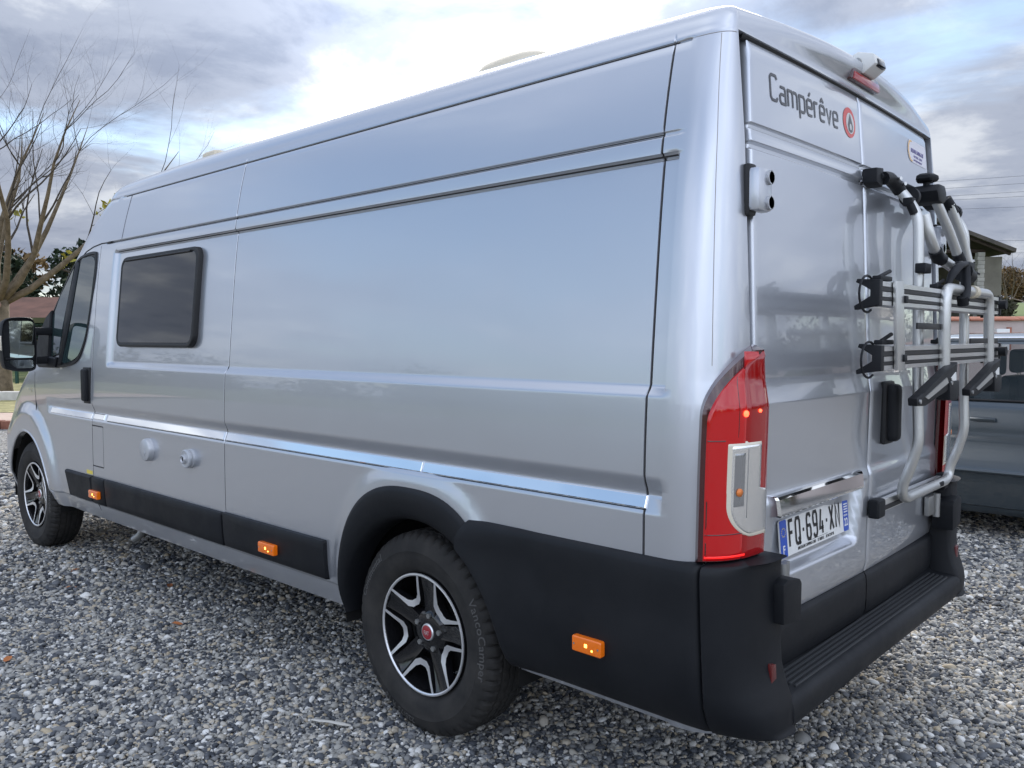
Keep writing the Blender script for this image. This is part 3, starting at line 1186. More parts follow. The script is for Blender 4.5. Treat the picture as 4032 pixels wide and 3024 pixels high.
text_on('dealer_line', 'BRETAGNE CAMPING-CARS  -  ST BRIEUC  -  02 96 72 07 05', lambda x, y, h: plate_pt(.115 + x, .0065 + y, .0022 + h), M['plate_black'], plate, .0135, .78, .0003)
plate_box('dealer_rule', .20, .34, .0195, .0203, .0012, .0018, M['plate_black'], plate)
# chrome grip bar over the plate
poly = [(-1.205, .929), (-1.236, .931), (-1.2415, .936), (-1.2415, .942), (-1.2345, .981), (-1.229, .988), (-1.220, .991), (-1.195, .992)]
v = []
xs_ = [-.742, -.738, -.70, -.15, -.112, -.106]
for k, x in enumerate(xs_):
    q = .75 if k in (0, 5) else 1
    for y, z in poly:
        v.append((x + (z - .96) * (.25 if k > 2 else 0), -1.20 + (y + 1.20) * q, .96 + (z - .96) * (q * .3 + .7)))
n_ = len(poly)
f = grid_faces(len(xs_), n_, True) + [tuple(range(n_)), tuple(5 * n_ + k for k in reversed(range(n_)))]
bar = link_mesh('chrome_grip', v, f, M['chrome'], van, False)
bm = bmesh.new(); bm.from_mesh(bar.data); bmesh.ops.recalc_face_normals(bm, faces=bm.faces); bm.to_mesh(bar.data); bm.free()

# black pull handle on the right door
hb = box_bm((.150, -1.238, 1.168), (.062, .056, .205), .022, 3)
hd = sharp(from_bm('door_handle', hb, M['plastic'], door_r), 50)
box('handle_recess', (.150, -1.2225, 1.168), (.090, .024, .226), M['seal'], hd, .012, 2)

# upper hinges: pale cups on both pillars
for s in (-1, 1):
    h = box('upper_hinge', (s * .806, -1.194, 1.832), (.080, .040, .116), M['paint'], van, .012, 2)
    box('hinge_gasket', (s * .826, -1.176, 1.832), (.046, .024, .142), M['seal'], h, .012)
    for dz in (-.034, .034):
        v, f = tube_geo([(s * .786, -1.2105, 1.832 + dz), (s * .786, -1.221, 1.832 + dz)], .0195, 16, cap=False)
        v2, f2 = tube_geo([(s * .786, -1.221, 1.832 + dz), (s * .786, -1.210, 1.832 + dz)], .0160, 16, cap=False)
        k = len(v)
        f += [tuple(i + k for i in q) for q in f2] + [(i, (i + 1) % 16, k + (i + 1) % 16, k + i) if False else (16 + i, 16 + (i + 1) % 16, k + (i + 1) % 16, k + i) for i in range(16)]
        cup = link_mesh('hinge_cup', v + v2, f, M['silver_plastic'], h)
        sharp(cup, 40)
        dv, df = tube_geo([(s * .786, -1.2150, 1.832 + dz), (s * .786, -1.2145, 1.832 + dz)], .0155, 12)
        link_mesh('hinge_cup_floor', dv, df, M['seal'], h, False)
# lower hinges: black boxes on the bumper towers, steel leaf on the doors
for s in (-1, 1):
    prism('lower_hinge_cover', [(s * .835, .665), (s * .725, .652), (s * .722, .758), (s * .735, .772), (s * .81, .785), (s * .838, .775)], 'y', -1.297, -1.215, M['plastic'], van, .006)
    leaf = box('lower_hinge_leaf', (s * .690, -1.222, .755), (.07 if s < 0 else .115, .018, .078), M['steel'], van, .003)
    tube('hinge_pin', [(s * .715, -1.236, .705), (s * .715, -1.236, .80)], .014, M['steel'], leaf, 12)

# lettering and stickers on the doors
stroke_text('model_lettering', 'Campérêve', lambda x, y, h: (-.664 + x, door_y(-.664 + x, 2.112 + y, .0012 + h), 2.112 + y), M['text_grey'], door_l, .072, .94, .0080, .0165)
def disc(name, cx, cz, rx, rz, off, mat, parent, n=28, hole=0.0):
    v, f = [], []
    for k in range(n):
        a = 2 * math.pi * k / n
        x, z = cx + rx * math.cos(a), cz + rz * math.sin(a)
        v.append((x, door_y(x, z, off), z))
    if hole:
        for k in range(n):
            a = 2 * math.pi * k / n
            x, z = cx + rx * hole * math.cos(a), cz + rz * hole * math.sin(a)
            v.append((x, door_y(x, z, off), z))
        f = [(k, n + k, n + (k + 1) % n, (k + 1) % n) for k in range(n)]
    else:
        f = [tuple(reversed(range(n)))]
    return link_mesh(name, v, f, mat, parent, False)
lg = disc('logo', -.105, 2.148, .052, .050, .0012, M['logo_red'], door_l)
disc('logo_ring', -.100, 2.146, .034, .035, .0018, M['logo_pale'], lg)
v = []
drop = [(-.100, 2.179), (-.088, 2.158), (-.078, 2.138), (-.084, 2.120), (-.100, 2.114), (-.116, 2.120), (-.122, 2.138), (-.112, 2.158)]
link_mesh('logo_mark', [(x, door_y(x, z, .0024), z) for x, z in drop], [tuple(reversed(range(8)))], M['text_grey'], lg, False)
disc('logo_spot', -.100, 2.134, .009, .011, .0030, M['logo_pale'], lg, 14)
stk = [(.505, 2.165), (.512, 2.188), (.53, 2.205), (.555, 2.208), (.745, 2.208), (.755, 2.20), (.757, 2.13), (.748, 2.122), (.56, 2.120), (.53, 2.124), (.512, 2.14)]
sk = link_mesh('dealer_sticker', [(x, door_y(x, z, .0012), z) for x, z in stk], [tuple(reversed(range(len(stk))))], M['sticker'], door_r, False)
v, f = [], []
for k in range(13):
    a = R(70 + 220 * k / 12)
    w_ = .011 * math.sin(math.pi * (k + .6) / 13.2)
    for rr in (.040 - w_, .040 + .002):
        x, z = .552 + rr * math.cos(a), 2.164 + rr * math.sin(a)
        v.append((x, door_y(x, z, .0018), z))
f = [(2 * k, 2 * k + 1, 2 * k + 3, 2 * k + 2) for k in range(12)]
link_mesh('sticker_crescent', v, f, M['sticker_orange'], sk, False)
text_on('sticker_name', 'BRETAGNE CAMPING-CARS', lambda x, y, h: (.548 + x, door_y(.548 + x, 2.17, .0022 + h), 2.160 + y), M['sticker_blue'], sk, .0215, .63, .0002, weight=.0004)
text_on('sticker_line', 'SAINT BRIEUC - LOUDEAC', lambda x, y, h: (.580 + x, door_y(.580 + x, 2.15, .0022 + h), 2.143 + y), M['sticker_blue'], sk, .0125, .8, .0002)
text_on('sticker_web', 'www.bretagne-camping-cars.fr', lambda x, y, h: (.575 + x, door_y(.575 + x, 2.13, .0022 + h), 2.129 + y), M['sticker_blue'], sk, .0125, .74, .0002)

# high brake light and reversing camera
bl = prism('high_brake_light', [(-.125, 2.286), (.125, 2.286), (.122, 2.318), (.105, 2.332), (-.105, 2.332), (-.122, 2.318)], 'y', -1.180, -1.105, M['red_dark'], van, .008)
prism('brake_lens', [(-.118, 2.287), (.118, 2.287), (.114, 2.313), (-.114, 2.313)], 'y', -1.1835, -1.175, M['red_lens'], bl, .004)
rc = prism('reversing_camera', [(-1.128, 2.335), (-1.185, 2.318), (-1.225, 2.345), (-1.218, 2.378), (-1.165, 2.395), (-1.125, 2.378)], 'x', -.045, .058, M['white'], van, .007)
box('camera_lens', (.006, -1.2215, 2.352), (.062, .014, .024), M['gloss_black'], rc, .003, rot=Matrix.Rotation(R(-18), 3, 'X'))
tube('camera_pivot', [(-.052, -1.165, 2.358), (-.044, -1.165, 2.358)], .014, M['steel'], rc, 14)
box('camera_bracket', (.006, -1.13, 2.332), (.085, .05, .014), M['white'], rc, .004)


# ------------------------------------------------------------------ tail lights wrapped round the rear corners
def corner_xy(z, a, off, y_rear_extra=0.0, xe=XE):
    """a: 0 side .. 90 rear edge, pushed out by off"""
    ww = float(W(z)) + off
    yre = float(yr(z)) - off - y_rear_extra
    n = 2.7
    ar = R(a)
    x = xe + (ww - xe) * max(math.cos(ar), 0) ** (2 / n)
    y = YS - (YS - yre) * max(math.sin(ar), 0) ** (2 / n)
    return x, y


TL_A0, TL_A1 = 25.0, 90.0
TL_XE = .806


_ta = np.linspace(TL_A0, TL_A1, 200)
_ts = np.array([corner_xy(1.2, a_, .02, .012, TL_XE) for a_ in _ta])
_tf = -_ts[:, 0] * -.68 * -1 - _ts[:, 1] * .73
_tf = (_tf - _tf[0]) / (_tf[-1] - _tf[0])


def tl_outer(z):
    """outermost angle of the lamp at height z: upright, then sweeping in to the top"""
    t = min(1, max(0, (z - 1.235) / (1.415 - 1.235)))
    fr = .80 * t ** 1.75 + .10 * t ** 10
    return float(np.interp(fr, _tf, _ta))


def tl_patch(name, side, z0, z1, a_lo, a_hi, off, mat, parent, nz=26, na=16, rim=.006, follow=True):
    v = []
    for i in range(nz + 1):
        z = z0 + (z1 - z0) * i / nz
        lo = a_lo(z) if callable(a_lo) else a_lo
        hi = a_hi(z) if callable(a_hi) else a_hi
        for k in range(na + 1):
            a = lo + (hi - lo) * k / na
            edge = (i in (0, nz)) or (k in (0, na))
            x, y = corner_xy(z, a, off - (rim if edge else 0), .012, TL_XE)
            v.append((side * x, y, z))
    f = grid_faces(nz + 1, na + 1)
    o = link_mesh(name, v, f, mat, parent)
    if sum(p.normal.x * side - p.normal.y for p in o.data.polygons) < 0:
        o.data.flip_normals()
    return sharp(o, 60)


def clear_lo(z, a0, span, top, h):
    """outer boundary of the clear section: upright, sweeping inward at its foot"""
    return a0 + span * (1 - math.sqrt(max(0, 1 - min(1, max(0, top - z) / h) ** 2)))


def tail_light(side):
    b_ = tl_patch('tail_light', side, .836, 1.415, tl_outer, 90, .018, M['red_dark'], van, 44, 22, .03)
    b_['label'] = 'tall red and clear tail light on the left corner' if side < 0 else 'tall red and clear tail light on the right corner'
    # one continuous outer lens
    tl_patch('outer_lens', side, .850, 1.398, lambda z: min(85, tl_outer(z + .016) + 7), 68.5, .0225, M['red_bright'], b_, 48, 18, .005)
    tl_patch('inner_lens', side, .850, 1.398, lambda z: min(88, max(68.0, tl_outer(z + .016) + 7)), 89.5, .0222, M['red_lens'], b_, 48, 10, .004)
    # moulded ribs inside the lens
    for z, a0, a1 in ((1.166, 33, 49), (.920, 33, 70)):
        tl_patch('lens_rib', side, z - .0022, z + .0022, a0, a1, .0236, M['red_dark'], b_, 2, 14, .0016)
    for z0, z1 in ((.865, .900), (.935, 1.01)):
        tl_patch('lens_rib', side, z0, z1, 33.5, 34.6, .0236, M['red_dark'], b_, 8, 2, .0014)
    tl_patch('lens_rib', side, 1.17, 1.335, 59.5, 60.4, .0236, M['red_dark'], b_, 8, 2, .0014)
    tl_patch('glow_bar', side, .858, .864, 33, 70, .0238, M['red_glow'], b_, 2, 14, .0014)
    cr = tl_patch('clear_frame', side, .902, 1.163, lambda z: clear_lo(z, 49, 39, 1.0, .10), lambda z: 84.5 if z > 1.03 else 89.6, .0238, M['cream_lens'], b_, 40, 14, .004)
    tl_patch('clear_lens', side, .912, 1.155, lambda z: min(87.5, clear_lo(z, 53.5, 34, .995, .088)), lambda z: 83.4 if z > 1.03 else 89.2, .0252, M['clear_lens'], cr, 40, 14, .003)
    tl_patch('reflector_bowl', side, .985, 1.140, 56, 68, .0262, M['clear_dark'], cr, 14, 8, .003)
    tl_patch('reflector_edge', side, .96, 1.142, 69.3, 70.2, .0262, M['steel'], cr, 8, 2, .001)
    x, y = corner_xy(1.03, 62, .028, .012, TL_XE)
    v, f = tube_geo([(side * x, y + .002, 1.03), (side * x * 1.001, y - .0015, 1.03)], .011, 12)
    link_mesh('indicator_bulb', v, f, M['amber_dim'], cr)
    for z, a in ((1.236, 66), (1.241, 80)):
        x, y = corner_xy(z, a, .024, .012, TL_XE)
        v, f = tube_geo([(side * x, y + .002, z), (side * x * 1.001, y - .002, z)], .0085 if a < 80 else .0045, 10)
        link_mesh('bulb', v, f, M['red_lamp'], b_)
    return b_


tail_l = tail_light(-1)
tail_r = tail_light(1)


# ------------------------------------------------------------------ bumper, step and lower cladding
def b_off(z):
    return float(np.interp(z, [.372, .385, .41, .46, .56, .70, .80, .828, .838, .843], [-.02, .008, .020, .026, .026, .026, .026, .022, .012, -.012]))


def b_rear(z):
    return float(np.interp(z, [.37, .40, .445, .475, .53, .60, .85], [-1.295, -1.306, -1.310, -1.298, -1.276, -1.270, -1.266]))


BZ = [.372, .378, .385, .395, .41, .43, .46, .50, .55, .60, .65, .70, .74, .77, .80, .815, .828, .834, .838, .841, .843]


def arch_y(z):
    if z < .742:
        return -math.sqrt(max(.02, .455 ** 2 - (z - FW_Z) ** 2))
    return float(np.interp(z, [.742, .80, .843], [-.235, -.272, -.300]))


def bumper_side(side):
    v = []
    us = [0, .006, .02, .05] + list(np.linspace(.1, .95, 22)) + [.985, .995, 1]
    for z in BZ:
        y0, y1 = arch_y(z), -1.150 - (.84 - z) * .03
        for u in us:
            y = y0 + (y1 - y0) * u
            e = min(u * abs(y1 - y0), (1 - u) * abs(y1 - y0))
            fl = .016 * max(0, 1 - u / .28) ** 1.6 * (1 if z < .80 else max(0, (.843 - z) / .043))
            swell = -.006 * float(smooth01(.24, .36, u)) * float(smooth01(.60, .64, z))
            dip = .012 * max(0, 1 - e / .006)
            off = b_off(z) + fl + swell - dip
            ww = float(W(z)) + off
            if y < YS:
                # follow the start of the corner
                q = (YS - y) / (YS - b_rear(z))
                xe = .80
                ww = xe + (ww - xe) * max(0, 1 - q ** 3.0) ** (1 / 3.0)
            v.append((side * ww, y, z))
    o = link_mesh('rear_side_cladding', v, grid_faces(len(BZ), len(us)), M['plastic'], van)
    if sum(p.normal.x * side for p in o.data.polygons) < 0:
        o.data.flip_normals()
    return sharp(o, 50)


def bumper_corner(side):
    v = []
    us = [0, .01] + list(np.linspace(.04, 1, 26))
    m = 0
    for z in BZ:
        row = []
        y0 = -1.155 - (.84 - z) * .03
        ww0 = float(W(z)) + b_off(z)
        xe, yre = .80, b_rear(z) - (b_off(z) - .026) * -.5
        q0 = (YS - y0) / (YS - yre)
        a0 = math.degrees(math.asin(min(1, q0 ** 1.5)))
        for u in us:
            a = R(a0 + (90 - a0) * u)
            n = 3.0
            x = xe + (ww0 - xe) * max(math.cos(a), 0) ** (2 / n)
            y = YS - (YS - yre) * max(math.sin(a), 0) ** (2 / n)
            if u == 0:
                x -= .010
            row.append((side * x, y, z))
        # rounded inner edge of the tower, then the wall back toward the door
        row += [(side * (xe - .012), yre + .003, z), (side * (xe - .02), yre + .012, z), (side * (xe - .021), -1.19, z)]
        m = len(row)
        v += row
    # closed top
    f = grid_faces(len(BZ), m)
    top = [(len(BZ) - 1) * m + k for k in range(m)]
    c = len(v)
    v.append((side * .86, -1.17, .846))
    f += [(top[k], top[k + 1], c) for k in range(m - 1)]
    o = link_mesh('bumper_corner', v, f, M['plastic'], van)
    bm = bmesh.new(); bm.from_mesh(o.data); bmesh.ops.recalc_face_normals(bm, faces=bm.faces); bm.to_mesh(o.data); bm.free()
    if sum(p.normal.x * side - p.normal.y for p in o.data.polygons) < 0:
        o.data.flip_normals()
    sharp(o, 55)
    prism('reflector', [(side * .838, .497), (side * .872, .50), (side * .872, .566), (side * .845, .560)], 'y', b_rear(.53) - .006, b_rear(.53) + .02, M['red_dark2'], o, .003)
    return o


for s in (-1, 1):
    bumper_side(s)
    bumper_corner(s)
prof = [(-1.16, .476), (-1.196, .472), (-1.205, .464), (-1.288, .458), (-1.300, .453), (-1.309, .441), (-1.313, .425), (-1.313, .398), (-1.308, .380), (-1.296, .368), (-1.27, .362), (-1.15, .362)]
v = []
xs_ = [-.800, -.797, -.78, -.4, 0, .4, .78, .797, .800]
for k, x in enumerate(xs_):
    q = .004 if k in (0, 8) else 0
    for y, z in prof:
        v.append((x, y + q, z - (q if z > .42 else -q)))
step = link_mesh('rear_step', v, grid_faces(len(xs_), len(prof)), M['plastic'], van)
bm = bmesh.new(); bm.from_mesh(step.data); bmesh.ops.recalc_face_normals(bm, faces=bm.faces); bm.to_mesh(step.data); bm.free()
if sum(p.normal.z for p in step.data.polygons if p.center.z > .45) < 0:
    step.data.flip_normals()
sharp(step, 40)
for k in range(5):
    y = -1.214 - k * .0165
    box('tread_rib', (0, y, .4655 - (abs(y) - 1.205) * .07), (1.44, .0075, .008), M['rib'], step, .003)

# rear wheel arch trim
for side in (-1, 1):
    v = []
    nA = 60
    prof_n = 9
    for i in range(nA + 1):
        a = R(-1 + 154 * i / nA)
        c, s_ = math.cos(a), math.sin(a)
        n = 2.6
        k = (abs(c / .438) ** n + abs(s_ / .550) ** n) ** (-1 / n)
        if s_ < 0:
            k = .438 / max(.2, abs(c))
        ro = k
        ri = .418
        for t, xo in ((0.0, -.10), (.02, -.045), (.06, -.010), (.16, .008), (.35, .020), (.6, .026), (.82, .026), (.95, .020), (1.0, -.006)):
            r_ = ri + (ro - ri) * t
            y, z = r_ * c, FW_Z + r_ * s_
            base = float(W(max(.36, z)))
            v.append((side * (base + xo), y, z))
    o = link_mesh('rear_arch_trim', v, grid_faces(nA + 1, prof_n), M['plastic'], van)
    if sum(p.normal.x * side for p in o.data.polygons) < 0:
        o.data.flip_normals()
    sharp(o, 60)

# lower side cladding strips, chrome strip, side markers
for side in (-1, 1):
    nm = 'rubbing_strip'
    plank_side(nm, .52, 1.333, .468, .634, .022, M['plastic'], van, side, .016)
    plank_side(nm, 1.341, 2.690, .466, .630, .022, M['plastic'], van, side, .016)
    plank_side(nm, 2.698, 2.877, .464, .628, .022, M['plastic'], van, side, .014)
    patch_side(nm, [(2.887, .466), (3.262, .464), (3.314, .624), (2.887, .627)], [(0, -.01), (0, .004), (.004, .014), (.012, .020)], M['plastic'], van, side=side)
    cs = lambda y, z, off: plain(y, z, -.018 * min(1, (z - .952) / .051) + off)
    for y0, y1 in ((-.982, -.056), (-.050, 1.315), (1.335, 2.668)):
        c_ = plank_side('chrome_strip', y0, y1, .966, 1.003, .006, M['chrome'], van, side, .0035, cs)
    plank_side('chrome_strip', 2.712, 2.868, .966, 1.000, .006, M['chrome'], van, side, .0035, cs)
    plank_side('chrome_strip', 2.892, 3.585, .962, .998, .006, M['chrome'], van, side, .0035, cs)
    for yc_, zc_ in ((2.800, .530), (.915, .537), (-.812, .5505)):
        ww = .105 if yc_ < 0 else .125
        xx = -side * float(plain(yc_, zc_, .034 if yc_ > 0 else .036))
        mk = box('side_marker', (xx, yc_, zc_), (.024, ww, .046), M['amber'], van, .007, 3)
        for dy in (0.0, -.022):
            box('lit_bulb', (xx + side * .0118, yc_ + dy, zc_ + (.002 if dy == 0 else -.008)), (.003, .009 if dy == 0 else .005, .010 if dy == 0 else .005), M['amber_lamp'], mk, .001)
        for dy in (-.045, .045):
            tube('marker_screw', [(xx + side * .010, yc_ + dy * ww / .11, zc_), (xx + side * .0128, yc_ + dy * ww / .11, zc_)], .0032, M['steel'], mk, 8)

# dark tubes standing in for shade in the pressed grooves of the side
for side in (-1, 1):
    for z, r_, y0, y1, dp in ((1.9325, .0040, -1.058, 2.66, .0140), (1.9925, .0016, -1.062, 2.76, .0062), (2.2520, .0013, -.99, 2.66, .0042)):
        ys_ = np.linspace(y0, y1, 40)
        tube('groove_shade', [(side * float(W(z) - dp), y, z) for y in ys_], r_, M['groove_dark'], van, 6)

# vertical joint on the rear corner panel and the roof joint running round to the doors
for side in (-1, 1):
    pth = []
    for z in np.linspace(1.36, 2.25, 14):
        x, y = corner_pt(float(W(z)), YS, float(yr(z)), XE, R(43), 2.5)
        pth.append((side * -float(x), float(y), z))
    tube('corner_joint', pth, .0011, M['joint'], van, 6)
    pth = [(side * float(W(2.254) - .001), y, 2.254) for y in (-.985, -1.01, -1.034)]
    for a_ in np.linspace(8, 84, 14):
        x, y = corner_pt(float(W(2.254)), YS, float(yr(2.254)), XE, R(a_), 2.5)
        pth.append((side * -float(x), float(y), 2.254))
    tube('corner_joint', pth, .0011, M['joint'], van, 6)

# thin joints in the upright seams
for side in (-1, 1):
    for yv in SEAMS:
        zs_ = [z for z in np.linspace(.64, 2.25, 90)]
        tube('panel_joint', [(side * (-float(sidex(yv + .0065, z)) - .0024), yv, z) for z in zs_], .0022, M['groove_dark'], van, 5)
    tube('panel_joint', [(side * (float(W(z)) + .0003), 2.600 - (z - 2.0) * .10, z) for z in np.linspace(2.0, 2.25, 10)], .0012, M['groove_dark'], van, 5)
    tube('door_joint', [(side * (-float(sidex(2.890, z)) - .0026), 2.882, z) for z in np.linspace(.415, 1.985, 80)], .0030, M['groove_dark'], van, 5)
    fp = [(2.878, .690), (2.73, .690), (2.725, .695), (2.725, .922), (2.73, .928), (2.878, .928)]
    tube('fuel_flap_joint', [(side * (float(W(z)) - .0015), y, z) for y, z in fp], .0020, M['groove_dark'], van, 5)
    for y0, y1 in ((-.982, -.056), (-.050, 1.315), (1.335, 2.668), (2.892, 3.585)):
        tube('strip_shadow_line', [(side * (-float(plain(y, .9635, -.018 * .2255 + .0012))), y, .9635) for y in np.linspace(y0, y1, 14)], .0016, M['seal'], van, 5)  # dark line painted in as the shadow under the chrome strip


# ------------------------------------------------------------------ wheels
def ring_text(name, txt, radius, a_mid, x, size, mat, parent, spread=1.0, depth=.0012, flip=False):
    """lettering raised on the sidewall; a_mid: angle of its middle, degrees clockwise from the top as seen from outside"""
    v, f = text_data(txt, size, depth, 'CENTER', 1.05)
    out = []
    for tx, ty, tz in v:
        a = R(a_mid) + (tx * spread / radius)
        r_ = radius + ty - size * .35
        # seen from outside (-x): clockwise from the top runs toward -y ... +y is to the left
        xw = float(np.interp(r_, [.262, .285, .300, .3065, .322, .338, .350], [-.1085, -.1125, -.1130, -.1128, -.1095, -.1035, -.0975]))
        out.append((xw - .0006 - tz, -r_ * math.sin(a), r_ * math.cos(a)))
    return link_mesh(name, out, f, mat, parent, False)


def tyre_geo():
    prof = [(.214, -.045), (.222, -.080), (.240, -.098), (.262, -.1085), (.285, -.1125), (.300, -.1130), (.303, -.1142), (.306, -.1130), (.322, -.1095), (.338, -.1035), (.350, -.0975),
            (.3585, -.090), (.364, -.083), (.3665, -.075), (.3685, -.064), (.3690, -.057), (.362, -.055), (.362, -.047), (.3695, -.045), (.370, -.020), (.363, -.018), (.363, -.010), (.370, -.008),
            (.370, .008), (.363, .010), (.363, .018), (.370, .020), (.3695, .045), (.362, .047), (.362, .055), (.3685, .057), (.364, .083), (.350, .0975), (.322, .1095), (.285, .1125), (.24, .098), (.214, .045)]
    n, m = 216, len(prof)
    v = []
    for i in range(n):
        a = 2 * math.pi * i / n
        for k, (r_, x) in enumerate(prof):
            rr = r_
            if r_ > .349 and abs(x) > .058:
                rr -= .010 if i % 4 == 0 else 0
            elif r_ > .366 and i % 4 == (1 if x < 0 else 3):
                rr -= .004
            v.append((x, rr * math.cos(a), rr * math.sin(a)))
    f = []
    for i in range(n):
        j = (i + 1) % n
        for k in range(m - 1):
            f.append((i * m + k, j * m + k, j * m + k + 1, i * m + k + 1))
    return v, f


def sector(a, r_):
    return (-r_ * math.sin(R(a)), r_ * math.cos(R(a)))


def wheel(name, loc, turn, base, label):
    w = empty(name, loc, turn)
    w.parent = van
    w['label'] = label
    v, f = tyre_geo()
    ty = sharp(link_mesh('tyre', v, f, M['tyre'], w), 30)
    ring_text('tyre_brand', 'Continental', .326, -58, -.1105, .040, M['tyre_text'], ty, 1.0)
    ring_text('tyre_model', 'VancoCamper', .326, 80, -.1105, .036, M['tyre_text'], ty, 1.3)
    ring_text('tyre_size', '225/75 R 16', .326, 200, -.1105, .034, M['tyre_text'], ty, 1.0)
    lathe_x('rim_barrel', [(.221, -.080), (.2205, -.096), (.214, -.098), (.2095, -.094), (.204, -.070), (.196, -.02), (.194, .07)], M['gloss_black'], ty, 72).parent = w
    lip = lathe_x('rim_lip', [(.2215, -.0945), (.2200, -.0985), (.2150, -.0992), (.2110, -.0965), (.2100, -.0935)], M['machined'], w, 96)
    # hub face
    lathe_x('hub_face', [(.0, -.060), (.033, -.060), (.036, -.066), (.062, -.064), (.078, -.058), (.088, -.046), (.090, -.02)], M['gloss_black'], w, 48)
    # brake disc behind the openings
    lathe_x('brake_disc', [(.0, .0), (.165, .0), (.165, .02)], M['under'], w, 40)
    cap = lathe_x('centre_cap', [(.0, -.0705), (.024, -.0700), (.029, -.0690), (.0315, -.066), (.032, -.058)], M['machined'], w, 36)
    lathe_x('cap_badge', [(.0, -.0722), (.022, -.0716), (.026, -.0700)], M['badge'], cap, 30)
    for k, (ly, lz, hh) in enumerate(((-.011, -.012, .026), (-.0055, -.012, .026), (0, -.012, .026), (.0055, -.012, .026))):
        pass
    text_on('cap_letters', 'FIAT', lambda x, y, h: (-.0724 - h, -(x), y - .009), M['machined'], cap, .022, .62, .0004, 'CENTER')
    for k in range(5):
        a = base + 36 + 72 * k
        y, z = sector(a, .062)
        v, f = tube_geo([(-.060, y, z), (-.071, y, z)], .0098, 6)
        nut = link_mesh('wheel_nut', v, f, M['steel'], w, False)
    for k in range(5):
        ac = base + 72 * k
        # glossy black spoke between two V shapes: from hub out to the lip
        a0, a1 = ac + 36 - 15.5, ac + 36 + 15.5
        vv = []
        rows = ((.070, 28, -.062), (.100, 21, -.064), (.150, 14.5, -.074), (.195, 12.5, -.086), (.212, 12, -.093))
        for r_, half, x in rows:
            for t in (-1, -.75, 0, .75, 1):
                y, z = sector(ac + 36 + half * t, r_)
                vv.append((x + (.030 if abs(t) == 1 else (-.0 if abs(t) == .75 else .007)), y, z))
        sp = link_mesh('spoke', vv, grid_faces(len(rows), 5), M['gloss_black'], w)
        bm = bmesh.new(); bm.from_mesh(sp.data); bmesh.ops.recalc_face_normals(bm, faces=bm.faces); bm.to_mesh(sp.data); bm.free()
        if sum(p.normal.x for p in sp.data.polygons) > 0:
            sp.data.flip_normals()
        sharp(sp, 40)
        # machined V: two arms joined by a short foot
        for sgn in (-1, 1):
            pass
        outer = [(.2125, 24.5), (.165, 22.0), (.120, 18.5), (.104, 9.5), (.1035, 3.0)]
        inner = [(.2125, 21.6), (.172, 18.0), (.140, 13.0), (.1275, 6.0), (.127, 2.0)]
        vv, ff = [], []
        xs2 = [-.0955, -.088, -.080, -.0755, -.0745]
        strip_o = [(r_, ang, x) for (r_, ang), x in zip(outer, xs2)] + [(r_, -ang, x) for (r_, ang), x in reversed(list(zip(outer, xs2)))]
        strip_i = [(r_, ang, x) for (r_, ang), x in zip(inner, xs2)] + [(r_, -ang, x) for (r_, ang), x in reversed(list(zip(inner, xs2)))]
        n = len(strip_o)
        for lst, dx in ((strip_o, 0), (strip_i, 0)):
            for r_, ang, x in lst:
                y, z = sector(ac + ang, r_)
                vv.append((x + dx, y, z))
        wall_v = []
        for lst, dx in ((strip_i, .0006), (strip_i, .032), (strip_o, .0006), (strip_o, .022)):
            for r_, ang, x in lst:
                y, z = sector(ac + ang, r_)
                wall_v.append((x + dx, y, z))
        link_mesh('spoke_wall', wall_v, [(q * n + i, q * n + i + 1, (q + 1) * n + i + 1, (q + 1) * n + i) for q in (0, 2) for i in range(n - 1)], M['gloss_black'], w)
        for q, p in ((0, 1),):
            for i in range(n - 1):
                ff.append((q * n + i, q * n + i + 1, p * n + i + 1, p * n + i))
        vs_ = link_mesh('machined_edge', vv, ff, M['machined'], w)
        bm = bmesh.new(); bm.from_mesh(vs_.data); bmesh.ops.recalc_face_normals(bm, faces=bm.faces); bm.to_mesh(vs_.data); bm.free()
        if sum(p.normal.x for p in vs_.data.polygons[:n - 1]) > 0:
            vs_.data.flip_normals()
        sharp(vs_, 12)
    return w


def copy_part(o, parent):
    c = o.copy()
    COL.objects.link(c)
    c.parent = parent
    for ch in list(o.children):
        copy_part(ch, c)
    return c


wr = wheel('wheel', (-.889, 0, .366), 0, 187, 'left rear alloy wheel with black and silver spokes')
wf = wheel('wheel', (-.889, FW_Y, .366), 0, 2, 'left front alloy wheel with black and silver spokes')
for src, loc, lb in ((wr, (.889, 0, .366), 'right rear alloy wheel'), (wf, (.889, FW_Y, .366), 'right front alloy wheel')):
    w2 = src.copy()
    COL.objects.link(w2)
    for ch in list(src.children):
        copy_part(ch, w2)
    w2.location = loc
    w2.rotation_euler = (0, 0, math.pi)
    w2['label'] = lb
tube('rear_axle', [(-.85, 0, .33), (.85, 0, .33)], .045, M['under'], van, 12)

# front arch lip
for side in (-1, 1):
    pth = []
    for i in range(41):
        a = R(-2 + 178 * i / 40)
        y, z = FW_Y + .447 * math.cos(a), FW_Z + .447 * math.sin(a)
        pth.append((-side * (float(sidex(y, max(.37, z))) - .004) if False else side * (-float(sidex(y, max(.37, z))) - .004), y, z))
    tube('front_arch_lip', pth, .009, M['paint'], van, 8)

# ------------------------------------------------------------------ cab: side glass, door handle, mirror
def flat_surf(z0, z1, y_ref, extra=0.0):
    """straight plane through the body side between two heights"""
    x0, x1 = float(plain(y_ref, z0)), float(plain(y_ref, z1))
    return lambda y, z, off: x0 + (x1 - x0) * (z - z0) / (z1 - z0) - off + extra + float(tap(y, 1.6)) - float(tap(y_ref, 1.6))


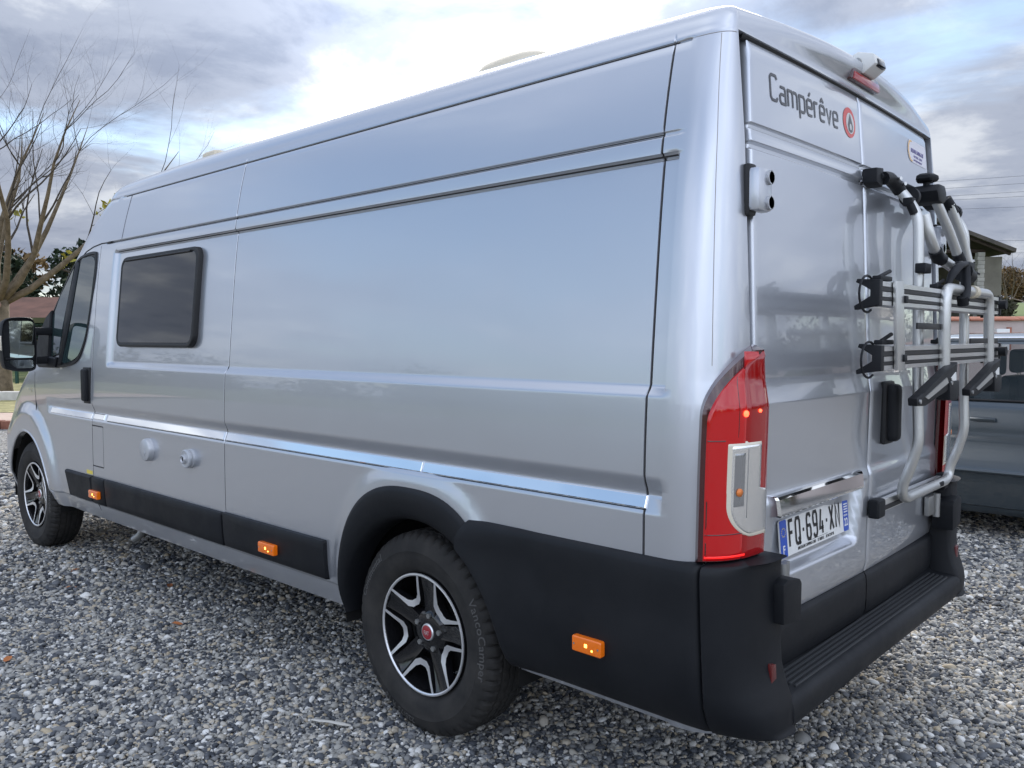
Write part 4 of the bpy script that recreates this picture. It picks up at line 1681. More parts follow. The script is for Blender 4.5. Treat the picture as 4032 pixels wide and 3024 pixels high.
def smooth_poly(pts, n=4):
    """Catmull-Rom through a closed polygon"""
    P = [np.array(p, float) for p in pts]
    m = len(P)
    out = []
    for i in range(m):
        p0, p1, p2, p3 = P[i - 1], P[i], P[(i + 1) % m], P[(i + 2) % m]
        for k in range(n):
            t = k / n
            out.append(tuple(.5 * ((2 * p1) + (-p0 + p2) * t + (2 * p0 - 5 * p1 + 4 * p2 - p3) * t * t + (-p0 + 3 * p1 - 3 * p2 + p3) * t ** 3)))
    return out


fs = flat_surf(1.26, 1.95, 3.2, -.002)
win_out = smooth_poly([(2.922, 1.930), (2.912, 1.80), (2.943, 1.654), (2.976, 1.495), (3.019, 1.393), (3.104, 1.303), (3.268, 1.266), (3.45, 1.254), (3.70, 1.250), (3.90, 1.262), (3.875, 1.40),
                       (3.74, 1.53), (3.61, 1.625), (3.371, 1.829), (3.224, 1.925), (3.08, 1.952), (2.96, 1.955)], 3)
cab = {}
for side in (-1, 1):
    cd = patch_side('cab_window', win_out, [(0, -.004), (0, .006), (.006, .009), (.016, .009), (.020, .004)], M['seal'], van, fs, side)
    cd['label'] = 'cab side window with black surround'
    gl = smooth_poly([(2.940, 1.912), (2.932, 1.798), (2.978, 1.509), (3.037, 1.385), (3.126, 1.318), (3.345, 1.288), (3.295, 1.42), (3.249, 1.558), (3.162, 1.885), (3.08, 1.925)], 3)
    patch_side('window_glass', gl, [(0, .004), (0, .0105)], M['cab_glass'], cd, fs, side)
    q = [(3.265, 1.872), (3.34, 1.66), (3.399, 1.50), (3.430, 1.345), (3.575, 1.320), (3.60, 1.58), (3.475, 1.712)]
    patch_side('quarter_glass', q, [(0, .004), (0, .0105)], M['cab_glass'], cd, fs, side)
    patch_side('window_divider', [(3.221, 1.919), (3.165, 1.892), (3.255, 1.558), (3.360, 1.280), (3.425, 1.274), (3.335, 1.635)], [(0, .004), (0, .013), (.004, .015)], M['plastic'], cd, fs, side)
    # roof rail seam running down the windscreen pillar
    sp_ = [(2.74, 1.994), (2.88, 1.996), (3.00, 1.985), (3.10, 1.965), (3.22, 1.915), (3.34, 1.835), (3.48, 1.725), (3.66, 1.575), (3.80, 1.462)]
    tube('pillar_seam', [(side * (-float(plain(y, z)) - .0005), y, z) for y, z in sp_], .0042, M['seal'], van, 6)
    dg_ = [(3.925, 1.215), (3.905, 1.12), (3.885, 1.03), (3.86, .96)]
    tube('door_gap', [(side * (-float(sidex(y, z)) - .0012), y, z) for y, z in dg_], .003, M['seal'], van, 6)
    # handle
    hx = side * (-float(plain(2.948, 1.16)))
    h = box('door_handle', (hx + side * .010, 2.948, 1.162), (.040, .062, .192), M['plastic'], van, .016, 3)
    box('handle_recess', (hx + side * .0005, 2.948, 1.160), (.012, .098, .215), M['seal'], h, .005, 2)
    # mirror
    mr = empty('door_mirror', (0, 0, 0))
    mr.parent = van
    mr['label'] = 'black two-part door mirror on the left door' if side < 0 else 'black two-part door mirror on the right door'
    outl = [(-1.292, 1.455), (-1.284, 1.53), (-1.258, 1.562), (-1.20, 1.572), (-1.135, 1.570), (-1.108, 1.548), (-1.098, 1.46), (-1.096, 1.35), (-1.102, 1.262), (-1.122, 1.236), (-1.18, 1.230), (-1.25, 1.242), (-1.280, 1.262), (-1.290, 1.35)]
    outl = smooth_poly([(x * (-side) , z) for x, z in outl], 3)
    cx_ = -side * -1.19
    vv, rings_ = [], [(3.60, .97), (3.558, 1.0), (3.552, .985), (3.553, .955), (3.566, .95)]
    bk = [(3.585, 1.0), (3.64, .96), (3.69, .82), (3.715, .5)]
    rr = [(3.566, .935), (3.553, .945), (3.550, .985), (3.556, 1.0)] + bk
    for y, k in rr:
        for x, z in outl:
            vv.append((cx_ + (x - cx_) * k, y, 1.40 + (z - 1.40) * k))
    nn = len(outl)
    ff = grid_faces(len(rr), nn, True) + [tuple(range(nn)), tuple((len(rr) - 1) * nn + k for k in range(nn))]
    hs = link_mesh('mirror_housing', vv, ff, M['plastic'], mr)
    bm = bmesh.new(); bm.from_mesh(hs.data); bmesh.ops.recalc_face_normals(bm, faces=bm.faces); bm.to_mesh(hs.data); bm.free()
    sharp(hs, 45)
    for nm, z0, z1 in (('mirror_glass', 1.318, 1.548), ('wide_angle_glass', 1.252, 1.304)):
        pl = round_rect(.158, z1 - z0, .024, 5, cx_, (z0 + z1) / 2)
        tilt = .10 * side
        ml = link_mesh(nm, [(x, 3.5605 + (x - cx_) * tilt - (0.0 if nm == 'mirror_glass' else (z - 1.278) * .15), z) for x, z in pl], [tuple(range(len(pl)))], M['mirror'], mr, False)
        if ml.data.polygons[0].normal.y > 0:
            ml.data.flip_normals()
    box('mirror_divider', (cx_, 3.560, 1.311), (.17, .012, .012), M['plastic'], mr, .003)
    prism('turn_signal', [(side * 1.287, 1.362), (side * 1.300, 1.368), (side * 1.300, 1.452), (side * 1.287, 1.458)], 'y', 3.56, 3.66, M['cream_lens'], mr, .003)
    for z in (1.30, 1.485):
        box('mirror_arm', (side * 1.04, 3.615, z), (.16, .06, .050), M['plastic'], mr, .012)
    patch_side('mirror_base', [(3.61, 1.62), (3.70, 1.585), (3.85, 1.46), (3.885, 1.275), (3.80, 1.253), (3.46, 1.256), (3.436, 1.318), (3.585, 1.325), (3.60, 1.5)], [(0, .002), (0, .018), (.008, .026)], M['plastic'], mr, fs, side)
text_on('engine_badge', 'MULTIJET', lambda x, y, h: (float(sidex(4.06 - x, 1.085 + y)) - .0015 - h, 4.06 - x, 1.082 + y), M['chrome'], van, .030, .95, .0008)

# ------------------------------------------------------------------ hinged side window, caps, roof fittings
ws = flat_surf(1.40, 1.88, 2.1, -.013 + .013)
wpoly = [(-1 * (p[0]) , p[1]) for p in round_rect(.905, .497, .060, 6)]
wpoly = [(2.093 + y, 1.640 + z) for y, z in wpoly]
hw_ = patch_side('side_window', wpoly, [(0, -.022), (0, .004), (.004, .010), (.014, .012), (.020, .010), (.023, .004)], M['seal'], van, ws, -1)
hw_['label'] = 'tinted rectangular hinged living-area window'
patch_side('window_pane', inset_ring(wpoly, .021), [(0, .002), (0, .0075), (.003, .009)], M['dark_glass'], hw_, ws, -1, smooth=12)
tube('window_hinge_rail', [(float(ws(2.48, 1.868, .012)), 2.48, 1.868), (float(ws(1.72, 1.868, .012)), 1.72, 1.868)], .006, M['seal'], hw_, 8)


def round_cap(name, y, z, prof, mat, parent, n=36):
    """turned fitting standing off the left side"""
    bx = float(plain(y, z))
    v, f = [], []
    for r_, h in prof:
        for k in range(n):
            a = 2 * math.pi * k / n
            v.append((bx - h, y + r_ * math.cos(a), z + r_ * math.sin(a)))
    f = grid_faces(len(prof), n, True)
    o = link_mesh(name, v, f, mat, parent)
    bm = bmesh.new(); bm.from_mesh(o.data); bmesh.ops.remove_doubles(bm, verts=bm.verts, dist=1e-6); bmesh.ops.recalc_face_normals(bm, faces=bm.faces); bm.to_mesh(o.data); bm.free()
    return sharp(o, 35)


wc = round_cap('water_filler_cap', 2.118, .852, [(.060, -.004), (.060, .018), (.056, .027), (.048, .031), (.0, .032)], M['silver_plastic'], van)
round_cap('filler_lock', 2.105, .838, [(.010, .030), (.010, .034), (0, .035)], M['silver_plastic'], wc, 16)
fl_ = round_cap('flue_outlet', 1.655, .850, [(.047, -.004), (.047, .010), (.040, .012), (.040, .020), (.046, .022), (.046, .030), (.040, .033), (.030, .030), (.022, .031), (.021, .044), (.017, .046), (.014, .040), (.0, .036)], M['silver_plastic'], van)
round_cap('flue_recess', 1.655, .850, [(.0135, .0395), (.0, .0405)], M['seal'], fl_, 16)
# yellow label on the door edge
plank_side('fuel_label', 2.895, 2.985, .632, .655, .001, M['yellow'], van, -1, .0005)
# roof fittings
dome = []
for i in range(9):
    a = R(90 * i / 8)
    for k in range(32):
        b_ = 2 * math.pi * k / 32
        sx = math.copysign(abs(math.cos(b_)) ** .6, math.cos(b_))
        sy = math.copysign(abs(math.sin(b_)) ** .6, math.sin(b_))
        dome.append((-.40 + .27 * sx * math.cos(a) ** .55, -.07 + .20 * sy * math.cos(a) ** .55, 2.400 + .118 * math.sin(a)))
rv = sharp(link_mesh('roof_vent', dome, grid_faces(9, 32, True), M['beige_plastic'], van), 50)
box('vent_frame', (-.40, -.07, 2.415), (.56, .42, .04), M['white'], rv, .012)
rv2 = box('roof_skylight', (-.42, 2.30, 2.46), (.30, .16, .10), M['beige_plastic'], van, .03, 3)
# bits hanging under the sill
tube('drain_pipe', [(-.80, 2.62, .42), (-.84, 2.70, .27), (-.86, 2.74, .24)], .022, M['steel'], van, 10)
box('step_bracket', (-.88, .905, .375), (.02, .012, .10), M['steel'], van, .002)


# ------------------------------------------------------------------ bike carrier
rack = empty('bike_carrier', (.44, -1.25, .83))
tag(rack, 'folded silver tube bike carrier hanging on the right rear door', 'bike carrier')
RO = Vector(rack.location)


def rk(o):
    """keep world coordinates under the carrier's own origin"""
    o.parent = rack
    o.matrix_parent_inverse = Matrix.Translation(-RO)
    return o


TR = .0180
lx, rx = .165, .755
legL = [(lx, -1.235, 1.958), (lx, -1.262, 1.926), (lx, -1.303, 1.862), (lx, -1.308, 1.80), (lx, -1.319, 1.20), (lx, -1.325, 1.062), (lx, -1.300, .975), (lx, -1.277, .915), (lx, -1.266, .858)]
legR = [(rx, p[1] + .004, p[2]) for p in legL]
path = legL[:-1] + [(lx + .004, -1.272, .872), (lx + .05, -1.272, .856), (rx - .05, -1.268, .856), (rx - .004, -1.268, .872)] + list(reversed(legR[:-1]))
rk(tube('main_frame', rounded(path, .035, 4), TR, M['alu_paint'], None, 14))
# upper joints and hooks
for s, x in ((0, lx), (1, rx)):
    up_ = rk(tube('upper_joint', rounded([(x, -1.243, 1.948), (x - .02, -1.236, 1.966), (x - .075, -1.230, 1.985), (x - .12, -1.226, 1.978)], .02, 4), [.0185] * 2 + [.022] * 12 if False else .0225, M['plastic'], None, 12))
    for q in ((x + .000, -1.268, 1.958), (x - .032, -1.258, 1.978)):
        pass
hk = rk(prism('door_hook', [(-.018, 1.958), (.036, 1.945), (.050, 1.975), (.045, 2.013), (-.02, 2.006)], 'y', -1.228, -1.178, M['plastic'], None, .006))
rk(prism('door_hook', [(.640, 1.958), (.70, 1.945), (.712, 1.975), (.705, 2.013), (.64, 2.006)], 'y', -1.222, -1.172, M['plastic'], None, .006))
rk(tube('cross_bar', [(.02, -1.222, 1.982), (.70, -1.216, 1.982)], .012, M['plastic'], None, 10))
for q in ((lx - .010, -1.2585, 1.968), (lx - .046, -1.2545, 1.982)):
    rk(tube('joint_rivet', [(q[0] - .002, q[1] + .008, q[2]), (q[0] - .012, q[1] - .010, q[2])], .0062, M['alu'], None, 10))
rk(tube('joint_disc', [(lx + .035, -1.262, 1.930), (lx + .058, -1.262, 1.930)], .034, M['plastic'], None, 20))
rk(box('tube_clip', (lx - .004, -1.276, 1.905), (.040, .034, .030), M['plastic'], None, .006))
rk(tube('tube_clip_pad', [(lx - .022, -1.284, 1.895), (lx - .012, -1.296, 1.862)], .014, M['plastic'], None, 10))
# big clamp with star knob on the holding arms
cl_ = rk(prism('arm_clamp', [(.335, 1.965), (.36, 1.992), (.43, 1.992), (.452, 1.965), (.445, 1.935), (.41, 1.922), (.36, 1.930)], 'y', -1.318, -1.228, M['plastic'], None, .012))
rk(tube('clamp_stem', [(.392, -1.262, 1.985), (.392, -1.262, 2.012)], .012, M['plastic'], None, 10))
kn = []
for i, (r_, h) in enumerate(((.001, 0), (.040, .002), (.046, .010), (.044, .022), (.030, .030), (.001, .032))):
    for k in range(20):
        a = 2 * math.pi * k / 20
        rr = r_ * (1 + .10 * math.cos(5 * a))
        kn.append((.392 + rr * math.cos(a), -1.262 + rr * math.sin(a) * .8, 2.006 + h))
rk(sharp(link_mesh('clamp_knob', kn, grid_faces(6, 20, True), M['plastic'], None), 40))
# holding arms folded down in front of the frame
rk(tube('holding_arm', rounded([(.19, -1.318, 1.86), (.20, -1.335, 1.78), (.255, -1.343, 1.722)], .05, 5), .0190, M['alu_paint'], None, 12))
rk(tube('arm_joint', [(.235, -1.343, 1.738), (.262, -1.345, 1.714), (.295, -1.348, 1.712)], .0225, M['plastic'], None, 12))
rk(tube('holding_arm', [(.285, -1.347, 1.712), (.36, -1.360, 1.692), (.44, -1.380, 1.668)], .0190, M['alu_paint'], None, 12))
rk(tube('holding_arm', [(.40, -1.290, 1.945), (.47, -1.322, 1.83), (.545, -1.340, 1.728)], .0180, M['alu_paint'], None, 12))
rk(tube('arm_joint', [(.525, -1.338, 1.748), (.556, -1.346, 1.712)], .0200, M['plastic'], None, 12))
rk(tube('holding_arm', [(.55, -1.345, 1.715), (.48, -1.36, 1.70), (.40, -1.378, 1.688)], .012, M['alu_paint'], None, 10))
rk(tube('holding_arm', [(.60, -1.288, 1.945), (.655, -1.318, 1.83), (.70, -1.338, 1.70)], .0180, M['alu_paint'], None, 12))
rk(tube('arm_joint', [(.585, -1.275, 1.968), (.622, -1.298, 1.915)], .021, M['plastic'], None, 12))
rk(tube('joint_disc', [(.675, -1.275, 1.925), (.70, -1.275, 1.925)], .032, M['plastic'], None, 18))
# fold-out platform tube
pU = [(.128, -1.411, 1.31), (.118, -1.411, 1.50), (.125, -1.411, 1.60), (.70, -1.407, 1.60), (.712, -1.407, 1.50), (.728, -1.407, 1.31)]
rk(tube('platform_tube', rounded(pU, .085, 8), .0190, M['alu_paint'], None, 14))
rk(tube('platform_clamp', [(.44, -1.409, 1.60), (.485, -1.409, 1.60)], .0235, M['beige_plastic'], None, 14))
# claw in the middle
rk(tube('wheel_claw', rounded([(.165, -1.402, 1.602), (.195, -1.408, 1.645), (.26, -1.412, 1.682), (.335, -1.412, 1.692)], .04, 5), [.010, .012, .013, .014, .015, .016, .017, .017, .017, .017, .017, .017, .017, .017][:14], M['plastic'], None, 10, .7))
rk(tube('wheel_claw', rounded([(.335, -1.414, 1.695), (.325, -1.420, 1.635), (.285, -1.432, 1.590), (.252, -1.436, 1.562)], .03, 5), .0165, M['plastic'], None, 10, .8))
rk(tube('claw_ball', [(.25, -1.43, 1.575), (.262, -1.43, 1.548)], .019, M['plastic'], None, 12))
rk(tube('claw_knob', [(.36, -1.40, 1.668), (.43, -1.402, 1.655)], [.034, .030], M['plastic'], None, 14))
rk(box('claw_body', (.40, -1.395, 1.69), (.09, .05, .032), M['plastic'], None, .008))
rk(tube('claw_strap', [(.43, -1.40, 1.684), (.52, -1.415, 1.668)], .004, M['plastic'], None, 8))
# two wheel rails
for zc, x0, x1 in ((1.562, -.455, .905), (1.374, -.43, .925)):
    rp = [(-1.345, zc + .036), (-1.398, zc + .034), (-1.398, zc + .020), (-1.392, zc + .018), (-1.392, zc + .006), (-1.398, zc + .004), (-1.398, zc - .010), (-1.392, zc - .012), (-1.392, zc - .020),
          (-1.398, zc - .022), (-1.398, zc - .034), (-1.345, zc - .036), (-1.347, zc - .028), (-1.386, zc - .012), (-1.386, zc + .012), (-1.347, zc + .028)]
    ra = rk(prism('wheel_rail', rp, 'x', x0, x1, M['alu'], None))
    for a_, b_ in ((.019, .005), (-.011, -.021)):
        sl = box('rail_slot', ((x0 + x1) / 2, -1.3965, zc + (a_ + b_) / 2), (x1 - x0 - .004, .006, abs(a_ - b_) - .002), M['seal'], ra)
    for x, d in ((x0, -1), (x1, 1)):
        cp_ = [(-1.402, zc + .037), (-1.338, zc + .042), (-1.334, zc + .032), (-1.352, zc + .024), (-1.378, zc + .010), (-1.378, zc - .010), (-1.352, zc - .024), (-1.330, zc - .036), (-1.332, zc - .048), (-1.350, zc - .042), (-1.402, zc - .037)]
        ep = prism('rail_end_cap', cp_, 'x', x - (.004 if d > 0 else .022), x + (.022 if d > 0 else .004), M['plastic'], ra, .002)
    th = []
    for k in range(15):
        a = R(60 + 240 * k / 14)
        th.append((x0 - .012 + .062 * math.cos(a) - .03, -1.375, zc - .004 + .052 * math.sin(a)))
    tube('wheel_strap', th, .0035, M['plastic'], ra, 6)
    for x in (x0 + .08, x0 + .62):
        bk_ = box('strap_buckle', (x, -1.374, zc + .046), (.10, .026, .014), M['plastic'], ra, .004)
        tube('buckle_lever', [(x - .03, -1.376, zc + .050), (x + .05, -1.378, zc + .070)], .006, M['plastic'], bk_, 8)
    for x in (.11, .72):
        box('rail_clamp', (x + .035, -1.399, zc - .005), (.05, .02, .03), M['plastic'], ra, .005)
    tube('rail_knob', [(x1 - .03, -1.405, zc + .004), (x1 - .03, -1.432, zc + .004)], .020, M['plastic'], ra, 10)
rk(prism('rail_link', [(-.365, 1.60), (-.30, 1.602), (-.272, 1.338), (-.337, 1.336)], 'y', -1.412, -1.400, M['alu_paint'], None, .003))
for z in (1.548, 1.372):
    rk(box('link_bolt', (-.288, -1.412, z), (.024, .014, .022), M['plastic'], None, .004))
# straps across the tubes
rk(box('rubber_strap', (.03, -1.405, 1.470), (.44, .006, .020), M['seal'], None, .002, rot=Matrix.Rotation(R(3), 3, 'Z')))
rk(box('rubber_strap', (.66, -1.405, 1.421), (.40, .006, .020), M['seal'], None, .002))
rk(box('tube_bracket', (.150, -1.330, 1.672), (.066, .036, .034), M['plastic'], None, .005))
# folding feet with grey inserts
for dx, y in ((0.0, -1.430), (.60, -1.426)):
    ft = rk(prism('folding_foot', [(.165 + dx, 1.352), (.150 + dx, 1.285), (.03 + dx, 1.256), (-.17 + dx, 1.222), (-.255 + dx, 1.226), (-.262 + dx, 1.250), (-.20 + dx, 1.262), (.06 + dx, 1.330)], 'y', y - .014, y + .014, M['plastic'], None, .005))
    prism('foot_insert', [(.035 + dx, 1.303), (.055 + dx, 1.285), (-.155 + dx, 1.242), (-.185 + dx, 1.250)], 'y', y - .0165, y - .0125, M['alu_paint'], ft)
    prism('foot_block', [(.055 + dx, 1.292), (.165 + dx, 1.290), (.172 + dx, 1.235), (.14 + dx, 1.222), (.065 + dx, 1.226)], 'y', y - .020, y + .024, M['plastic'], ft, .006)
    prism('foot_label', [(.085 + dx, 1.300), (.135 + dx, 1.318), (.140 + dx, 1.286), (.10 + dx, 1.283)], 'y', y - .0170, y - .0140, M['white'], ft)
    for px, pz in ((-.235, 1.239), (.075, 1.284)):
        tube('foot_rivet', [(px + dx, y - .012, pz), (px + dx, y - .0185 - (.004 if px > 0 else 0), pz)], .007, M['alu'], ft, 10)
# lower bar on the door
lb = rk(box('lower_bar', (.40, -1.236, .848), (.70, .022, .044), M['alu'], None, .004))
box('lower_bar_slot', (.40, -1.2465, .840), (.69, .006, .016), M['seal'], lb)
for x in (.012, .772):
    rk(box('bar_end_block', (x, -1.240, .846), (.070, .040, .066), M['plastic'], None, .012, 3))
for x in (.27, .60):
    rk(box('bar_clamp', (x, -1.262, .858), (.060, .050, .020), M['plastic'], None, .006))


# ------------------------------------------------------------------ parked car beside the van
M['car_paint'] = material('dark_grey_car_paint', (0.050, 0.066, 0.078), 0.28, 0.55, coat=1.0, coat_rough=0.03)
gm_ = material('car_window_glass', (0.02, 0.035, 0.038), 0.02, spec=0.8)
nt, b = nodes_of(gm_)
b.inputs['Alpha'].default_value = 0.30
M['car_glass'] = gm_
M['seat'] = material('grey_seat_cloth', (0.05, 0.06, 0.068), 0.9)


def build_car():
    car = empty('parked_car', (4.49, -.5, 0))
    tag(car, 'dark grey hatchback parked beyond the rear of the van', 'car')
    # stations: y, half width, belt z, roof z, roof half width
    S = [(-2.62, .60, .82, .84, .50), (-2.55, .74, .92, .96, .60), (-2.40, .80, .97, 1.12, .60), (-2.15, .84, .995, 1.34, .60), (-1.85, .862, .995, 1.415, .61), (-1.4, .872, .990, 1.440, .62),
         (-.9, .876, .988, 1.452, .62), (-.4, .876, .985, 1.450, .62), (0.0, .874, .975, 1.42, .61), (.30, .868, .955, 1.30, .60), (.62, .86, .925, 1.09, .60), (.86, .852, .900, .955, .62), (1.2, .83, .85, .885, .62),
         (1.6, .77, .76, .79, .56), (1.80, .66, .66, .69, .48), (1.88, .50, .56, .58, .40)]
    ys = np.array([s[0] for s in S])
    fine = sorted(set(list(np.round(np.linspace(-2.62, 1.88, 80), 4))))
    cols = [np.interp(fine, ys, np.array([s[k] for s in S])) for k in range(1, 5)]
    v, rows = [], []
    for i, y in enumerate(fine):
        w, zb, zr, wr_ = (c[i] for c in cols)
        h = zr - zb
        ring = [(.80 * w, .20), (.93 * w, .185), (.965 * w, .215), (.968 * w, .235), (.985 * w, .245), (w, .40), (.998 * w, .468), (1.004 * w, .478), (1.004 * w, .50), (.996 * w, .508), (.99 * w, .72), (.975 * w, .80), (.970 * w, zb - .06), (.945 * w, zb - .012), (.935 * w, zb)]
        for t in (.12, .3, .5, .7, .86):
            x = .935 * w + (wr_ + .03 - .935 * w) * t ** 1.15
            ring.append((x, zb + h * t))
        ring += [(wr_ + .01, zr - h * .06), (wr_ - .05, zr - h * .02), (wr_ * .6, zr + .012 * min(1, h / .3)), (0, zr + .022 * min(1, h / .3))]
        rows.append(len(ring))
        v += [(x, y - -.5 * 0, z) for x, z in ring]
    m = rows[0]
    faces, mi = [], []
    for side in (1, -1):
        base = 0 if side == 1 else len(v) // 1
    allv = [(x, y + .5, z) for x, y, z in v] + [(-x, y + .5, z) for x, y, z in v]
    n0 = len(v)
    for i in range(len(fine) - 1):
        yc = .5 * (fine[i] + fine[i + 1])
        for k in range(m - 1):
            glass = 14 <= k <= 18 and -2.05 < yc < .55 and not (-1.02 < yc < -.94 + 0 and False)
            if glass and (-1.24 < yc < -1.14):
                glass = False
            wheel_cut = any(math.hypot(yc - ay, .5 * (v[i * m + k][2] + v[i * m + k + 1][2]) - .31) < .335 for ay in (-1.85, .95)) and k < 13
            if wheel_cut:
                continue
            q = (i * m + k, i * m + k + 1, (i + 1) * m + k + 1, (i + 1) * m + k)
            for o_, r_ in ((0, False), (n0, True)):
                faces.append(tuple(o_ + t for t in (reversed(q) if r_ else q)))
                mi.append(1 if glass else 0)
    bd = link_mesh('body', allv, faces, [M['car_paint'], M['car_glass']], car, True, mi)
    bm = bmesh.new(); bm.from_mesh(bd.data); bmesh.ops.remove_doubles(bm, verts=bm.verts, dist=1e-5); bmesh.ops.recalc_face_normals(bm, faces=bm.faces); bm.to_mesh(bd.data); bm.free()
    sharp(bd, 40)
    for s in (-1, 1):
        tube('window_trim', [(s * .826, y + .5, .992) for y in np.linspace(-2.0, .1, 12)], .009, M['seal'], car, 8)
        tube('roof_trim', [(s * .645, y + .5, float(np.interp(y, ys, [q[3] for q in S])) - .020) for y in np.linspace(-1.95, .0, 14)], .010, M['chrome'], car, 8)
        box('door_handle', (s * .885, -.72 + .5, .86), (.03, .16, .03), M['car_paint'], car, .01)
        box('door_mirror', (s * .98, .42 + .5, 1.0), (.18, .10, .12), M['car_paint'], car, .03, 3)
        for yy in (-.56, -1.55):
            st_ = box('seat_back', (s * .38, yy - .10 + .5, .83), (.50, .14, .60), M['seat'], car, .05, 3)
            box('headrest', (s * .38, yy - .12 + .5, 1.245), (.27, .10, .19), M['seat'], st_, .04, 3)
            for dx in (-.05, .05):
                tube('headrest_post', [(s * .38 + dx, yy - .12 + .5, 1.10), (s * .38 + dx, yy - .12 + .5, 1.18)], .006, M['steel'], st_, 6)
        for ay in (-1.85, .95):
            wv = empty('wheel', (s * .80, ay + .5, .31))
            wv.parent = car
            lathe_x('tyre', [(.205, -.08), (.25, -.098), (.29, -.095), (.308, -.075), (.310, 0), (.308, .075), (.29, .095), (.25, .098), (.205, .08)], M['tyre'], wv, 48)
            lathe_x('rim', [(0, s * .055), (.10, s * .06), (.19, s * .085), (.207, s * .09), (.207, s * .02)], M['machined'], wv, 40)
            hv = []
            for i in range(17):
                a = R(180 * i / 16)
                hv += [(s * .86, ay + .5 + .34 * math.cos(a), .31 + .34 * math.sin(a)), (s * .60, ay + .5 + .34 * math.cos(a), .31 + .34 * math.sin(a))]
            link_mesh('wheel_housing', hv, [(2 * i, 2 * i + 1, 2 * i + 3, 2 * i + 2) for i in range(16)], M['under'], car)
        box('headlight', (s * .62, 1.66 + .5, .66), (.26, .14, .12), M['clear_lens'], car, .03, 3)
        box('tail_light', (s * .68, -2.50 + .5, .86), (.22, .10, .20), M['red_lens'], car, .03, 3)
    tube('side_moulding', [(-.883, y + .5, .489) for y in np.linspace(-1.4, .55, 12)], .013, M['car_paint'], car, 8)
    box('floor_pan', (0, -.4 + .5, .24), (1.40, 3.9, .06), M['under'], car)
    box('dashboard', (0, .42 + .5, .90), (1.35, .35, .12), M['seat'], car, .05, 3)
    return car


build_car()

# ------------------------------------------------------------------ boundary wall with tiled coping
M['render_pink'] = mottled('pale_pink_render', (0.44, 0.36, 0.32), (0.58, 0.50, 0.46), 1.6, rough=0.9, bump_s=0.2, bump_d=0.003, bscale=60)
M['terracotta'] = mottled('terracotta', (0.28, 0.10, 0.06), (0.45, 0.19, 0.12), 6, rough=0.85)
M['brick'] = mottled('brick_edge', (0.17, 0.065, 0.04), (0.30, 0.13, 0.085), 8, rough=0.9, bump_s=0.3, bscale=60)
M['stone_kerb'] = mottled('pale_stone', (0.42, 0.40, 0.36), (0.62, 0.60, 0.55), 5, rough=0.9, bump_s=0.3, bscale=40)
M['paving'] = mottled('pink_paving', (0.40, 0.28, 0.22), (0.56, 0.43, 0.35), 2.2, rough=0.9, bump_s=0.2, bscale=50)
M['litter'] = mottled('leaf_litter', (0.12, 0.11, 0.035), (0.42, 0.38, 0.17), 3.2, rough=0.95, bump_s=0.7, bump_d=0.04, bscale=9, detail=8)
M['concrete'] = mottled('grey_render', (0.115, 0.105, 0.085), (0.19, 0.175, 0.14), 0.8, rough=0.95, bump_s=0.2, bscale=20)
M['block'] = mottled('pale_block', (0.26, 0.25, 0.22), (0.42, 0.40, 0.36), 2.5, rough=0.95, bump_s=0.3, bscale=20)
M['roof_old'] = mottled('weathered_roof', (0.05, 0.045, 0.04), (0.11, 0.095, 0.08), 1.2, rough=0.95, bump_s=0.4, bscale=8)
M['roof_red'] = mottled('faded_roof_tiles', (0.085, 0.040, 0.030), (0.16, 0.075, 0.055), 1.5, rough=0.95, bump_s=0.4, bscale=8)
M['roof_pale'] = mottled('pale_roof_tiles', (0.26, 0.19, 0.15), (0.38, 0.29, 0.24), 1.5, rough=0.95)
M['dark_wood'] = mottled('dark_wood', (0.035, 0.025, 0.02), (0.07, 0.05, 0.04), 3, rough=0.9)
M['bark'] = mottled('pale_brown_bark', (0.085, 0.066, 0.042), (0.19, 0.15, 0.10), 9, rough=0.95, bump_s=0.6, bump_d=0.01, bscale=30)
M['twig'] = material('grey_brown_twigs', (0.060, 0.050, 0.041), 0.9)
M['cut_wood'] = material('pruned_wood', (0.34, 0.22, 0.18), 0.9)
M['green_paint'] = material('dark_green_paint', (0.008, 0.05, 0.035), 0.5)
M['wire'] = material('cable', (0.10, 0.10, 0.11), 0.6)


def frame_at(d, s_, z=0.0):
    """matrix of the lot frame: local x along the far edge, local y outward"""
    p = at(d, s_, z)
    return Matrix(((RGT.x, FWD.x, 0, p.x), (RGT.y, FWD.y, 0, p.y), (0, 0, 1, p.z), (0, 0, 0, 1)))


def in_frame(o, d, s_, z=0.0):
    o.matrix_world = frame_at(d, s_, z)
    return o


wall = in_frame(empty('boundary_wall'), 13.3, 4.0)
tag(wall, 'pale pink rendered boundary wall with terracotta coping behind the grey car', 'wall')
box('wall_face', (18, .10, .85), (36, .20, 1.70), M['render_pink'], wall)
tile = None
for k in range(88):
    if tile is None:
        tile = prism('coping_tile', [(-.06, 1.703), (-.06, 1.728), (.10, 1.775), (.26, 1.728), (.26, 1.703)], 'x', 0, .398, M['terracotta'], wall, .008)
        t_ = tile
    else:
        t_ = tile.copy()
        COL.objects.link(t_)
        t_.parent = wall
    t_.location = (.02 + k * .408, 0, rng.uniform(-.002, .004))
    t_.rotation_euler = (0, rng.uniform(-.006, .006), 0)
cab_ = in_frame(box('wall_cabinet', (0, -.05, 1.405), (.205, .10, .34), M['white'], None, .006), 13.3, 7.79)
tag(cab_, 'small white meter cabinet fixed to the pink boundary wall', 'cabinet')
box('cabinet_surround', (.125, -.035, 1.42), (.05, .07, .36), M['terracotta'], cab_, .005)

